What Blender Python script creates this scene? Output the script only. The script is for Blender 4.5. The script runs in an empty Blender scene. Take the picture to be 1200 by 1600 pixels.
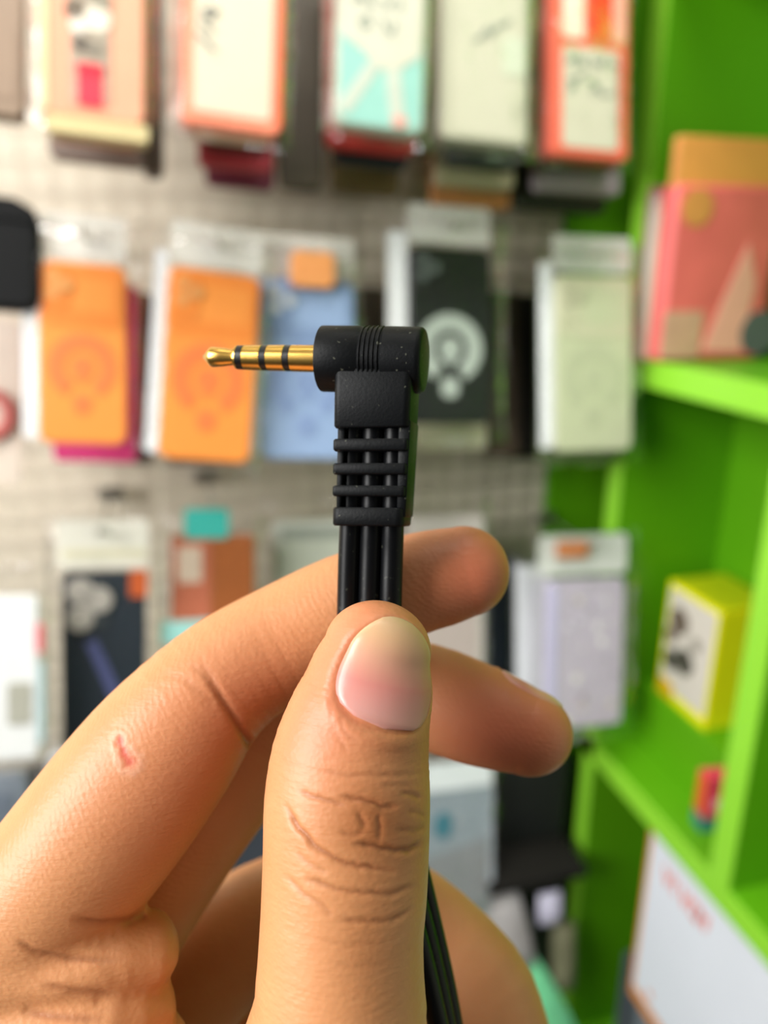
import bpy, bmesh, math, random
import numpy as np
from mathutils import Vector, Matrix

random.seed(7)
rng = np.random.default_rng(7)
scn = bpy.context.scene
COL = scn.collection

# ------------------------------------------------------------------ camera
F_PX = 1200.0                      # focal length in pixels of the 1200 x 1600 frame
PITCH, YAW = math.radians(18.0), math.radians(15.0)
CAM = np.array([0.0, 0.0, 1.45])
FWD = np.array([math.sin(YAW) * math.cos(PITCH), math.cos(YAW) * math.cos(PITCH), -math.sin(PITCH)])
RIGHT = np.array([math.cos(YAW), -math.sin(YAW), 0.0])
UP = np.cross(RIGHT, FWD)
CAM_ROT = Matrix(((RIGHT[0], UP[0], -FWD[0]), (RIGHT[1], UP[1], -FWD[1]), (RIGHT[2], UP[2], -FWD[2]))).to_4x4()
cam_data = bpy.data.cameras.new('camera')
cam = bpy.data.objects.new('camera', cam_data)
COL.objects.link(cam)
cam.matrix_world = Matrix.Translation(Vector(CAM)) @ CAM_ROT
cam_data.sensor_fit = 'VERTICAL'
cam_data.sensor_height = 36.0
cam_data.sensor_width = 27.0
cam_data.lens = 36.0 * F_PX / 1600.0
cam_data.clip_start = 0.005
cam_data.dof.use_dof = True
cam_data.dof.focus_distance = 0.0885
cam_data.dof.aperture_fstop = 12.6
scn.camera = cam

# ------------------------------------------------------------------ world, lights, exposure
world = bpy.data.worlds.new('world')
scn.world = world
world.use_nodes = True
bg = world.node_tree.nodes['Background']
bg.inputs[0].default_value = (0.93, 0.97, 1.0, 1)
bg.inputs[1].default_value = 0.08


def area_light(name, loc, target, sx, sy, power, color, spread=180):
    ld = bpy.data.lights.new(name, 'AREA')
    ld.shape = 'RECTANGLE'
    ld.size, ld.size_y = sx, sy
    ld.energy = power
    ld.color = color
    ld.spread = math.radians(spread)
    o = bpy.data.objects.new(name, ld)
    COL.objects.link(o)
    o.location = loc
    o.rotation_euler = (Vector(target) - Vector(loc)).to_track_quat('-Z', 'Y').to_euler()
    return o


area_light('shopfront_daylight', (-1.06, -0.08, 1.86), (0.05, 0.35, 1.38), 0.75, 0.9, 29, (1.0, 0.985, 0.97))
area_light('wall_fill_light', (-0.02, 0.30, 2.60), (0.12, 0.80, 1.25), 1.1, 0.2, 3.6, (1.0, 0.98, 0.95), 70)  # unseen light added to brighten the wall packs, narrowed to miss the hand

scn.view_settings.view_transform = 'Standard'
scn.view_settings.look = 'None'
scn.view_settings.gamma = 1.0
scn.view_settings.use_curve_mapping = False
scn.view_settings.exposure = 0.2
scn.cycles.use_denoising = True
scn.cycles.max_bounces = 8
scn.cycles.transparent_max_bounces = 24
scn.cycles.sample_clamp_indirect = 6.0


# ------------------------------------------------------------------ picture <-> place helpers
def ray(x, y):
    return FWD + RIGHT * (x - 600) / F_PX + UP * (800 - y) / F_PX


def on_y(x, y, Y):
    d = ray(x, y)
    return CAM + d * (Y / d[1])


def on_x(x, y, X):
    d = ray(x, y)
    return CAM + d * (X / d[0])


def on_z(x, y, Z):
    d = ray(x, y)
    return CAM + d * ((Z - CAM[2]) / d[2])


# ------------------------------------------------------------------ materials
def lin(c):
    if isinstance(c, str):
        c = tuple(int(c[i:i + 2], 16) for i in (1, 3, 5))
    return tuple((v / 255 / 12.92) if v / 255 <= 0.04045 else ((v / 255 + 0.055) / 1.055) ** 2.4 for v in c) + (1.0,)


MATS = {}


def mat(color, rough=0.5, metal=0.0, var=0.10, scale=60.0, bump=0.0, coat=0.0, spec=0.5):
    key = (color, rough, metal, var, scale, bump, coat, spec)
    if key in MATS:
        return MATS[key]
    m = bpy.data.materials.new('paint_%s' % str(color).strip('#'))
    m.use_nodes = True
    nt = m.node_tree
    b = nt.nodes['Principled BSDF']
    tc = nt.nodes.new('ShaderNodeTexCoord')
    nz = nt.nodes.new('ShaderNodeTexNoise')
    nz.inputs['Scale'].default_value = scale
    nz.inputs['Detail'].default_value = 3
    nt.links.new(tc.outputs['Object'], nz.inputs['Vector'])
    mx = nt.nodes.new('ShaderNodeMix')
    mx.data_type = 'RGBA'
    c = lin(color)
    mx.inputs['A'].default_value = tuple(max(0, v * (1 - var)) for v in c[:3]) + (1,)
    mx.inputs['B'].default_value = tuple(min(1, v * (1 + var)) for v in c[:3]) + (1,)
    nt.links.new(nz.outputs['Fac'], mx.inputs['Factor'])
    nt.links.new(mx.outputs['Result'], b.inputs['Base Color'])
    b.inputs['Roughness'].default_value = rough
    b.inputs['Metallic'].default_value = metal
    b.inputs['Specular IOR Level'].default_value = spec
    b.inputs['Coat Weight'].default_value = coat
    if bump:
        bp = nt.nodes.new('ShaderNodeBump')
        bp.inputs['Strength'].default_value = 0.6
        bp.inputs['Distance'].default_value = bump
        nt.links.new(nz.outputs['Fac'], bp.inputs['Height'])
        nt.links.new(bp.outputs['Normal'], b.inputs['Normal'])
    MATS[key] = m
    return m


def plastic_film(name, tint, haze, scale=42.0, crumple=0.0035):
    """clear polythene: mostly see-through with a glossy crumpled surface"""
    m = bpy.data.materials.new(name)
    m.use_nodes = True
    nt = m.node_tree
    nt.nodes.remove(nt.nodes['Principled BSDF'])
    out = nt.nodes['Material Output']
    tc = nt.nodes.new('ShaderNodeTexCoord')
    nz = nt.nodes.new('ShaderNodeTexNoise')
    nz.inputs['Scale'].default_value = scale
    nz.inputs['Detail'].default_value = 2
    nt.links.new(tc.outputs['Object'], nz.inputs['Vector'])
    bp = nt.nodes.new('ShaderNodeBump')
    bp.inputs['Strength'].default_value = 1.0
    bp.inputs['Distance'].default_value = crumple
    nt.links.new(nz.outputs['Fac'], bp.inputs['Height'])
    gl = nt.nodes.new('ShaderNodeBsdfGlossy')
    gl.inputs['Roughness'].default_value = 0.07
    nt.links.new(bp.outputs['Normal'], gl.inputs['Normal'])
    df = nt.nodes.new('ShaderNodeBsdfDiffuse')
    df.inputs['Color'].default_value = lin(tint)
    tr = nt.nodes.new('ShaderNodeBsdfTransparent')
    lw = nt.nodes.new('ShaderNodeFresnel')
    lw.inputs['IOR'].default_value = 1.5
    nt.links.new(bp.outputs['Normal'], lw.inputs['Normal'])
    mr = nt.nodes.new('ShaderNodeMath')
    mr.operation = 'MULTIPLY_ADD'
    mr.inputs[1].default_value = 0.28
    mr.inputs[2].default_value = 0.0
    mr.use_clamp = True
    nt.links.new(lw.outputs[0], mr.inputs[0])
    m1 = nt.nodes.new('ShaderNodeMixShader')
    m1.inputs[0].default_value = haze
    nt.links.new(tr.outputs[0], m1.inputs[1])
    nt.links.new(df.outputs[0], m1.inputs[2])
    m2 = nt.nodes.new('ShaderNodeMixShader')
    nt.links.new(mr.outputs[0], m2.inputs[0])
    nt.links.new(m1.outputs[0], m2.inputs[1])
    nt.links.new(gl.outputs[0], m2.inputs[2])
    nt.links.new(m2.outputs[0], out.inputs['Surface'])
    return m


FILM = plastic_film('clear_film', '#f4f4f0', 0.004)
EDGE_HAZE = plastic_film('edge_haze_film', '#f2f3f6', 0.8)
MILKY = plastic_film('milky_film', '#f6f4ee', 0.45)


# ------------------------------------------------------------------ mesh helpers
def link(name, mesh, parent=None, material=None):
    o = bpy.data.objects.new(name, mesh)
    COL.objects.link(o)
    if parent is not None:
        o.parent = parent
    if material is not None:
        mesh.materials.append(material)
    return o


def raw(name, verts, faces, material=None, parent=None, smooth=False):
    me = bpy.data.meshes.new(name)
    me.from_pydata([tuple(v) for v in verts], [], [tuple(f) for f in faces])
    bm = bmesh.new()
    bm.from_mesh(me)
    bmesh.ops.recalc_face_normals(bm, faces=bm.faces)
    bm.to_mesh(me)
    bm.free()
    if smooth:
        me.polygons.foreach_set('use_smooth', [True] * len(me.polygons))
    return link(name, me, parent, material)


def tag(o, label, cat, group=None):
    o['label'] = label
    o['category'] = cat
    if group:
        o['group'] = group
    return o


def thing(name, label, cat, loc, rot=(0, 0, 0), group=None):
    o = bpy.data.objects.new(name, None)
    COL.objects.link(o)
    o.empty_display_size = 0.02
    o.location = loc
    o.rotation_euler = rot
    return tag(o, label, cat, group)


def box(name, a, b, material, parent=None, bevel=0.0008):
    (x0, y0, z0), (x1, y1, z1) = a, b
    bm = bmesh.new()
    bmesh.ops.create_cube(bm, size=1.0)
    for v in bm.verts:
        v.co = Vector(((x0 + x1) / 2 + v.co.x * (x1 - x0), (y0 + y1) / 2 + v.co.y * (y1 - y0), (z0 + z1) / 2 + v.co.z * (z1 - z0)))
    if bevel:
        bmesh.ops.bevel(bm, geom=list(bm.edges), offset=bevel, segments=2, affect='EDGES', profile=0.5)
    me = bpy.data.meshes.new(name)
    bm.to_mesh(me)
    bm.free()
    return link(name, me, parent, material)


def prism(name, pts, y0, y1, material, parent=None, bevel=0.0):
    """closed outline pts (x,z) extruded along y from y0 (front) to y1"""
    n = len(pts)
    inner = pts
    V, Fc = [], []
    if bevel:
        c = np.mean(np.array(pts), axis=0)
        P = np.array(pts)
        T = np.roll(P, -1, 0) - np.roll(P, 1, 0)
        N = np.stack([T[:, 1], -T[:, 0]], 1)
        N /= np.linalg.norm(N, axis=1)[:, None] + 1e-12
        if ((P - c) * N).sum() < 0:
            N = -N
        inner = [tuple(q) for q in (P - N * bevel)]
        rings = [(inner, y0), (pts, y0 + bevel), (pts, y1 - bevel), (inner, y1)]
    else:
        rings = [(pts, y0), (pts, y1)]
    for P, y in rings:
        V += [(p[0], y, p[1]) for p in P]
    for k in range(len(rings) - 1):
        for i in range(n):
            j = (i + 1) % n
            Fc.append((k * n + i, k * n + j, (k + 1) * n + j, (k + 1) * n + i))
    Fc.append(tuple(range(n)))
    Fc.append(tuple(range((len(rings) - 1) * n, len(rings) * n)))
    return raw(name, V, Fc, material, parent)


def rrect(x0, x1, z0, z1, r, seg=6):
    r = min(r, (x1 - x0) / 2 - 1e-5, (z1 - z0) / 2 - 1e-5)
    out = []
    for cx, cz, a0 in ((x1 - r, z1 - r, 0), (x0 + r, z1 - r, 90), (x0 + r, z0 + r, 180), (x1 - r, z0 + r, 270)):
        for k in range(seg + 1):
            a = math.radians(a0 + 90 * k / seg)
            out.append((cx + r * math.cos(a), cz + r * math.sin(a)))
    return out


def disc(cx, cz, r, n=28, rz=None):
    return [(cx + r * math.cos(2 * math.pi * k / n), cz + (rz or r) * math.sin(2 * math.pi * k / n)) for k in range(n)]


def strip(name, pts, width, y0, y1, material, parent=None):
    """a pen stroke: a ribbon of constant width along pts (x,z)"""
    P = np.array(pts, float)
    T = np.gradient(P, axis=0)
    T /= np.linalg.norm(T, axis=1)[:, None] + 1e-12
    N = np.stack([-T[:, 1], T[:, 0]], 1) * width / 2
    n = len(P)
    V, Fc = [], []
    for y in (y0, y1):
        V += [(a[0], y, a[1]) for a in P + N] + [(a[0], y, a[1]) for a in P - N]
    L0, R0, L1, R1 = 0, n, 2 * n, 3 * n
    for i in range(n - 1):
        Fc += [(L0 + i, L0 + i + 1, R0 + i + 1, R0 + i), (L1 + i, R1 + i, R1 + i + 1, L1 + i + 1),
               (L0 + i, L1 + i, L1 + i + 1, L0 + i + 1), (R0 + i, R0 + i + 1, R1 + i + 1, R1 + i)]
    Fc += [(L0, R0, R1, L1), (L0 + n - 1, L1 + n - 1, R1 + n - 1, R0 + n - 1)]
    return raw(name, V, Fc, material, parent)


def tube(name, path, radius, material, parent=None, n=12):
    P = np.array(path, float)
    R = np.broadcast_to(np.asarray(radius, float), (len(P),))
    T = np.gradient(P, axis=0)
    T /= np.linalg.norm(T, axis=1)[:, None]
    ref = np.array([0.13, 0.31, 0.94])
    if abs(T[0] @ ref) > 0.9:
        ref = np.array([1.0, 0, 0])
    a = np.cross(T[0], ref)
    a /= np.linalg.norm(a)
    V, Fc = [], []
    for i in range(len(P)):
        a = a - T[i] * (a @ T[i])
        a /= np.linalg.norm(a)
        b = np.cross(T[i], a)
        for k in range(n):
            t = 2 * math.pi * k / n
            V.append(P[i] + (a * math.cos(t) + b * math.sin(t)) * R[i])
    for i in range(len(P) - 1):
        for k in range(n):
            Fc.append((i * n + k, i * n + (k + 1) % n, (i + 1) * n + (k + 1) % n, (i + 1) * n + k))
    Fc.append(tuple(range(n)))
    Fc.append(tuple(range((len(P) - 1) * n, len(P) * n)))
    return raw(name, V, Fc, material, parent, smooth=True)


def lathe_x(name, prof, material, parent=None, n=48):
    """profile (x, r) turned about the x axis"""
    V, Fc = [], []
    for x, r in prof:
        for k in range(n):
            t = 2 * math.pi * k / n
            V.append((x, r * math.cos(t), r * math.sin(t)))
    for i in range(len(prof) - 1):
        for k in range(n):
            Fc.append((i * n + k, i * n + (k + 1) % n, (i + 1) * n + (k + 1) % n, (i + 1) * n + k))
    Fc.append(tuple(range(n)))
    Fc.append(tuple(range((len(prof) - 1) * n, len(prof) * n)))
    o = raw(name, V, Fc, material, parent)
    me = o.data
    me.polygons.foreach_set('use_smooth', [True] * len(me.polygons))
    me.set_sharp_from_angle(angle=math.radians(35))
    return o


def structure(o):
    o['kind'] = 'structure'
    return o


# ------------------------------------------------------------------ the room
WALL_Y, UNIT_X, UNIT_END = 0.83, 0.467, 0.725
WALL_M = mat('#dcd2bf', 0.8, var=0.06, scale=9, bump=0.0006)
structure(box('floor', (-1.9, -1.6, -0.05), (1.2, 0.9, 0.0), mat('#5d5850', 0.5, var=0.15, scale=6), bevel=0))
structure(box('wall_back', (-1.9, WALL_Y, 0.0), (1.2, WALL_Y + 0.08, 2.75), WALL_M, bevel=0))
structure(box('wall_right', (0.80, -1.6, 0.0), (0.88, WALL_Y, 2.75), mat('#cfd0c0', 0.8, var=0.06, scale=9), bevel=0))
structure(box('ceiling', (-1.9, -1.6, 2.75), (1.2, 0.9, 2.80), mat('#e6e4de', 0.85, var=0.04, scale=5), bevel=0))

# wire grid panel on the back wall
WIRE = mat('#d6ccba', 0.45, var=0.05)
gx0, gx1, gz0, gz1 = -0.42, 0.425, 0.55, 1.95
grid = thing('wire_grid_panel', 'off-white wire grid panel covering the wall behind the hanging packs', 'display grid', (0, WALL_Y - 0.012, gz0))
v_wire = h_wire = None
for i in range(int((gx1 - gx0) / 0.026) + 1):
    x = gx0 + i * 0.026
    if v_wire is None:
        v_wire = tube('wire', [(0, 0, 0), (0, 0, (gz1 - gz0) / 2), (0, 0, gz1 - gz0)], 0.0010, WIRE, grid, 6)
        w = v_wire
    else:
        w = v_wire.copy()
        COL.objects.link(w)
        w.parent = grid
    w.location = (x, 0, 0)
for i in range(int((gz1 - gz0) / 0.026) + 1):
    z = i * 0.026
    if h_wire is None:
        h_wire = tube('wire', [(gx0, 0.0028, 0), ((gx0 + gx1) / 2, 0.0028, 0), (gx1, 0.0028, 0)], 0.0010, WIRE, grid, 6)
        w = h_wire
    else:
        w = h_wire.copy()
        COL.objects.link(w)
        w.parent = grid
    w.location = (0, 0, z)

# ------------------------------------------------------------------ green shelving unit on the right
GREEN = mat('#5ba309', 0.42, var=0.07, scale=8)
EDGE = mat('#94dc38', 0.35, var=0.05, scale=8)  # paler green paints the light falling on the front edges
Z_UP, Z_LOW, Z_BOT = 1.345, 0.871, 0.40
unit = thing('shelving_unit', 'lime green shelving unit standing along the right side', 'shelf', (UNIT_X, 0, 0))
DX = 0.138


def shelf_board(name, z, th=0.027):
    o = box(name, (0.0012, 0.02, z - th), (DX, UNIT_END, z), GREEN, unit, 0.0006)
    box('lit_edge', (-0.001, 0.02, z - th - 0.0004), (0.0012, UNIT_END + 0.026, z + 0.0004), EDGE, o, 0.0004)
    return o


for z in (Z_UP + 0.010, Z_LOW + 0.010, Z_BOT, 1.74):  # topmost board is out of view, placed to shade the panels below
    shelf_board('shelf_board', z)
ep = box('end_panel', (0.0012, UNIT_END, 0.02), (DX, UNIT_END + 0.026, 2.2), GREEN, unit, 0.0006)
box('lit_edge', (-0.001, UNIT_END, 0.02), (0.0012, UNIT_END + 0.026, 2.2), EDGE, ep, 0.0004)
box('back_panel', (DX, 0.02, 0.02), (DX + 0.012, UNIT_END + 0.026, 2.2), GREEN, unit, 0.0006)
for y0, z0, z1 in ((0.478, Z_LOW + 0.0105, Z_UP - 0.0175), (0.02, 0.02, Z_BOT - 0.0275)):
    dv = box('divider_panel', (0.0012, y0, z0), (DX, y0 + 0.028, z1), GREEN, unit, 0.0006)
    box('lit_edge', (-0.001, y0, z0), (0.0012, y0 + 0.028, z1), EDGE, dv, 0.0004)
# green board fixed to the wall between the grid and the unit
gb0 = on_y(905, 560, WALL_Y - 0.008)
tag(box('wall_board', (0.428, WALL_Y - 0.010, 0.3), (0.80, WALL_Y - 0.001, 2.2), GREEN, None, 0.0006),
    'lime green board fixed to the wall beside the wire grid', 'board')


# ------------------------------------------------------------------ hanging packs
TILT = math.radians(13.0)          # the packs hang with their tops leaning back


def spot(px0, py0, px1, py1, Y, tilt=TILT):
    """base point, width, height and sideways lean of a hanging thing seen in that part of the picture"""
    xm, ym = (px0 + px1) / 2, (py0 + py1) / 2
    b = on_y(xm, py1, Y)
    d = ray(xm, py0)
    # (d t).y = Y + H sin, CAM.z + (d t).z = b.z + H cos
    M = np.array([[d[1], -math.sin(tilt)], [d[2], -math.cos(tilt)]])
    tt, H = np.linalg.solve(M, np.array([Y, b[2] - CAM[2]]))
    xt = (CAM + d * tt)[0]
    ym_ = Y + 0.5 * H * math.sin(tilt)
    W = on_y(px1, ym, ym_)[0] - on_y(px0, ym, ym_)[0]
    return (b[0], Y, b[2]), W, H, math.atan2(xt - b[0], H)


def bag(parent, W, H, D, seed, header=0.03, material=None, pad=0.008):
    """clear pouch: two crumpled sheets joined at the rim, a flat header on top"""
    r = np.random.default_rng(seed)
    nx, nz = 13, 22
    x0, x1, z0, z1 = -W / 2 - pad, W / 2 + pad, -pad, H + header
    V, Fc = [], []
    for s in (0, 1):
        cr = r.normal(0, 0.0011, (nz, nx))
        for j in range(nz):
            for i in range(nx):
                u, v = i / (nx - 1), j / (nz - 1)
                ex = min(u, 1 - u, 1) * 2
                z = z0 + (z1 - z0) * v
                bul = (1 - (1 - min(1, ex * 3.5)) ** 2) * (1 - max(0, min(1, (z - H + 0.004) / max(header, .01)))) * min(1, v * 9 + 0.05)
                edge = i in (0, nx - 1) or j in (0, nz - 1)
                y = (-0.0025 - 0.0035 * bul + (0 if edge else cr[j, i])) if s == 0 else (D * bul + 0.0025 + (0 if edge else cr[j, i]))
                if edge:
                    y = D * 0.45
                xx = x0 + (x1 - x0) * u + (r.normal(0, 0.0009) if edge else 0)
                V.append((xx, y, z + (r.normal(0, 0.0008) if edge else 0)))
    n = nx * nz
    for s in (0, 1):
        for j in range(nz - 1):
            for i in range(nx - 1):
                a = s * n + j * nx + i
                Fc.append((a, a + 1, a + nx + 1, a + nx))
    return raw('bag', V, Fc, material or FILM, parent, smooth=True)


def magnet_ring(parent, cx, cz, R, y, m_ring, m_in):
    """open ring with a keyhole in it and a dot underneath, as printed on the cases"""
    a0, a1 = math.radians(-62), math.radians(242)
    out, inn = [], []
    for k in range(41):
        a = a0 + (a1 - a0) * k / 40
        out.append((cx + R * math.cos(a), cz + R * math.sin(a)))
        inn.append((cx + R * 0.52 * math.cos(a), cz + R * 0.52 * math.sin(a)))
    n = len(out)
    V = [(p[0], y - 0.0006, p[1]) for p in out + inn] + [(p[0], y + 0.0003, p[1]) for p in out + inn]
    Fc = []
    for i in range(n - 1):
        Fc += [(i, i + 1, n + i + 1, n + i), (2 * n + i, 3 * n + i, 3 * n + i + 1, 2 * n + i + 1),
               (i, 2 * n + i, 2 * n + i + 1, i + 1), (n + i, n + i + 1, 3 * n + i + 1, 3 * n + i)]
    Fc += [(0, n, 3 * n, 2 * n), (n - 1, 3 * n - 1, 4 * n - 1, 2 * n - 1)]
    raw('magnet_ring', V, Fc, m_ring, parent)
    drop = []
    for k in range(29):
        a = math.radians(-50 + 280 * k / 28)
        drop.append((cx + R * 0.33 * math.cos(a), cz + R * 0.33 * math.sin(a)))
    drop += [(cx - 0.02 * R, cz - 0.55 * R), (cx + 0.02 * R, cz - 0.55 * R)]
    prism('ring_centre', drop, y - 0.0006, y + 0.0003, m_in, parent)
    prism('alignment_dot', rrect(cx - 0.27 * R, cx + 0.27 * R, cz - 1.42 * R, cz - 0.82 * R, 0.24 * R), y - 0.0006, y + 0.0003, m_in, parent)


def hook(x, z, y_front, label):
    h = thing('display_hook', label, 'hook', (x, WALL_Y - 0.0155, z), group='display hooks on the wire grid')
    L = (WALL_Y - 0.0155) - y_front + 0.012
    CH = mat('#b9b6ae', 0.3, 0.9)
    tube('rod', [(0, 0, 0), (0, -L * 0.5, 0), (0, -L + 0.01, 0.001), (0, -L + 0.003, 0.004), (0, -L, 0.010)], 0.0016, CH, h, 8)
    box('back_clip', (-0.012, -0.001, -0.012), (0.012, 0.0015, 0.004), CH, h, 0.0005)
    return h


ORANGE, ORANGE_D = mat('#f2953c', 0.45, var=0.04), mat('#e57f2e', 0.45, var=0.04)


def case_pack(rect, Y, label, body_c, band_c, ring_c, seed, roll=0.0, lens_c='#c9a27c', band=True, in_c=None, header=0.03, pad=0.008, notch=False):
    loc, W, H, lean = spot(*rect, Y)
    roll += lean
    t = thing('phone_case_pack', label, 'phone case', loc, (-TILT, roll, 0), 'bagged phone cases in the middle row')
    bm_, dm = mat(body_c, 0.5, var=0.04), mat(band_c, 0.5, var=0.04)
    rm = mat(ring_c, 0.5, var=0.04)
    im = mat(in_c or ring_c, 0.5, var=0.04)
    D = 0.011
    outline = rrect(-W / 2, W / 2, 0, H, 0.009)
    prism('case_back', outline, 0, D, bm_, t, 0.0015)
    if band:
        prism('upper_panel', rrect(-W / 2 + 0.002, W / 2 - 0.002, 0.655 * H, H - 0.003, 0.007), -0.0009, 0.0004, dm, t, 0.0003)
        prism('price_card', rrect(-W / 2 + 0.3 * W, W / 2 - 0.008, 0.73 * H, H - 0.012, 0.003), -0.0014, -0.0006, bm_, t)
    else:
        prism('upper_panel', rrect(-W / 2 + 0.003, W / 2 - 0.003, 0.70 * H, H - 0.003, 0.007), -0.0008, 0.0004, dm, t, 0.0003)
    isl = prism('camera_island', rrect(-W / 2 + 0.004, -W / 2 + 0.004 + 0.30 * W, 0.735 * H, H - 0.007, 0.006), -0.0022, -0.0006, dm, t, 0.0005)
    lm = mat(lens_c, 0.3)
    for a, b in ((0.10, 0.94), (0.10, 0.86), (0.24, 0.90)):
        prism('lens_ring', disc(-W / 2 + (0.06 + a) * W, b * H - 0.004, 0.0052, 18), -0.0034, -0.0022, lm, isl)
    magnet_ring(t, -0.01 * W, 0.43 * H, 0.40 * W, 0.0, rm, im)
    bag(t, W, H, D, seed, header, pad=pad)
    prism('bag_edge_haze', rrect(-W / 2 - pad - 0.001, -W / 2 - 0.0015, 0.004, H + 0.012, 0.003), 0.0020, 0.0030, EDGE_HAZE, t)  # white haze on the bag's left edge, painted as a milky strip
    bw = W / 2
    prism('header', rrect(-bw, bw, H + 0.004, H + header + 0.008, 0.004), 0.0032, 0.0040, MILKY, t)
    hh = H + header * 0.62
    hook(loc[0] + math.sin(roll) * hh, loc[2] + math.cos(TILT) * hh, Y + math.sin(TILT) * hh, 'thin metal peg holding up the %s' % label.split(' hanging')[0].split(' with')[0].split(' in')[0])
    return t


case_pack((62, 410, 199, 694), 0.645, 'bright orange phone case in clear bag, leftmost, nearest the black pouch', '#e98d3a', '#e2802f', '#e0753a', 1, 0.0, lens_c='#d99a5c', pad=0.011)
case_pack((247, 421, 392, 720), 0.645, 'orange phone case in clear bag, tilted, directly left of the blue one', '#e98d3a', '#e2802f', '#e0753a', 2, math.radians(3.6), lens_c='#d99a5c', pad=0.010)
case_pack((408, 436, 556, 718), 0.665, 'powder blue phone case in clear bag behind the plug', '#8fa6cb', '#7d93ba', '#7f94bd', 3, 0.0, lens_c='#c6cbd2')
case_pack((641, 386, 768, 662), 0.675, 'black phone case with a white ring and dot print', '#070d0b', '#090c0b', '#a4ada4', 4, 0.0, lens_c='#5c6461', band=False, pad=0.019)
case_pack((868, 431, 989, 705), 0.665, 'sage green phone case in clear bag beside the shelving unit', '#bfc3a2', '#c6c4a6', '#b6ba9b', 5, 0.0, lens_c='#b0ad94', pad=0.014)


def slab_pack(rect, Y, label, body_c, name='phone_case_pack', cat='phone case', D=0.012, r=0.006, roll=0.0, wrap=None, header=0.02, group=None, rough=0.5, pad=0.008):
    loc, W, H, lean = spot(*rect, Y)
    roll += lean
    t = thing(name, label, cat, loc, (-TILT, roll, 0), group)
    prism('case_back', rrect(-W / 2, W / 2, 0, H, r), 0, D, mat(body_c, rough, var=0.06), t, 0.001)
    if wrap is not None:
        bag(t, W, H, D, wrap, header, pad=pad)
    loc = (loc[0] + math.sin(roll) * H, loc[1] + math.sin(TILT) * H, loc[2] - H * (1 - math.cos(TILT)))
    return t, W, H, loc


TOP = 'carded packs in the top row'
INK = mat('#5d5f5e', 0.6)
INK2 = mat('#8b9184', 0.6)


def pen(t, m, strokes, W, H, width=0.0016, y=-0.0016):
    for s in strokes:
        P = [(-W / 2 + a * W, b * H) for a, b in s]
        Q = []
        for i in range(len(P) - 1):
            for k in range(4):
                Q.append((P[i][0] + (P[i + 1][0] - P[i][0]) * k / 4, P[i][1] + (P[i + 1][1] - P[i][1]) * k / 4))
        Q.append(P[-1])
        strip('pen_stroke', Q, width, y, y + 0.0006, m, t)


# pack 1: peach card with a dark window and a red insert
t, W, H, loc = slab_pack((62, -150, 226, 184), 0.62, 'peach card pack with a grey window and red insert, top left', '#e89f80', group=TOP, wrap=21)
prism('left_border', rrect(-W / 2, -W / 2 + 0.09 * W, 0.002, H - 0.002, 0.003), -0.0008, 0.0004, mat('#eec99c', 0.5), t)
wn = prism('window', rrect(-0.21 * W, 0.17 * W, 0.06 * H, 0.84 * H, 0.004), -0.0008, 0.0004, mat('#a89a88', 0.4, var=0.35, scale=90), t)
prism('red_insert', rrect(-0.13 * W, 0.10 * W, 0.05 * H, 0.245 * H, 0.003), -0.0016, -0.0006, mat('#f2394c', 0.4), wn)
prism('red_band', rrect(-0.14 * W, 0.11 * W, 0.205 * H, 0.25 * H, 0.002), -0.0022, -0.0014, mat('#d81f38', 0.4), wn)
for a, b, rr, c in ((-0.10, 0.34, .0055, '#5d5248'), (0.02, 0.325, .006, '#83796b'), (-0.16, 0.50, .007, '#6a5c4c'), (0.05, 0.47, .009, '#e2d6c4'), (-0.12, 0.43, .006, '#e4d8ca'), (0.08, 0.56, .007, '#8d8674')):
    prism('picture_patch', disc(a * W, b * H, rr, 14), -0.0014, -0.0007, mat(c, 0.5), wn)
prism('bottom_fold', rrect(-W / 2 + 0.004, W / 2 + 0.003, -0.012, -0.0006, 0.003), -0.001, 0.012, mat('#cdbb8a', 0.5), t)
hook(loc[0], loc[2] + H + 0.012, loc[1], 'thin metal peg holding up the peach card pack')

# pack 2: salmon frame with cream panel
t, W, H, loc = slab_pack((284, -150, 440, 200), 0.62, 'salmon framed cream card pack with pencil scribbles on the left', '#f08a6b', group=TOP, wrap=22, roll=math.radians(1.5))
prism('right_edge', rrect(W / 2 - 0.05 * W, W / 2, 0.004, H - 0.004, 0.002), -0.0007, 0.0004, mat('#dd5b34', 0.5), t)
prism('inner_panel', rrect(-0.39 * W, 0.39 * W, 0.055 * H, 0.93 * H, 0.004), -0.0009, 0.0004, mat('#d2c7b0', 0.6, var=0.03), t)
pen(t, INK, [[(.18, .50), (.24, .52), (.30, .505), (.33, .52), (.30, .48)], [(.16, .46), (.22, .44), (.28, .42), (.30, .41)], [(.13, .40), (.2, .375), (.28, .345), (.33, .33)], [(.2, .49), (.26, .475), (.30, .49)]], W, H, 0.0022)
hook(loc[0], loc[2] + H + 0.012, loc[1], 'thin metal peg holding up the salmon framed card pack')

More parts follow.
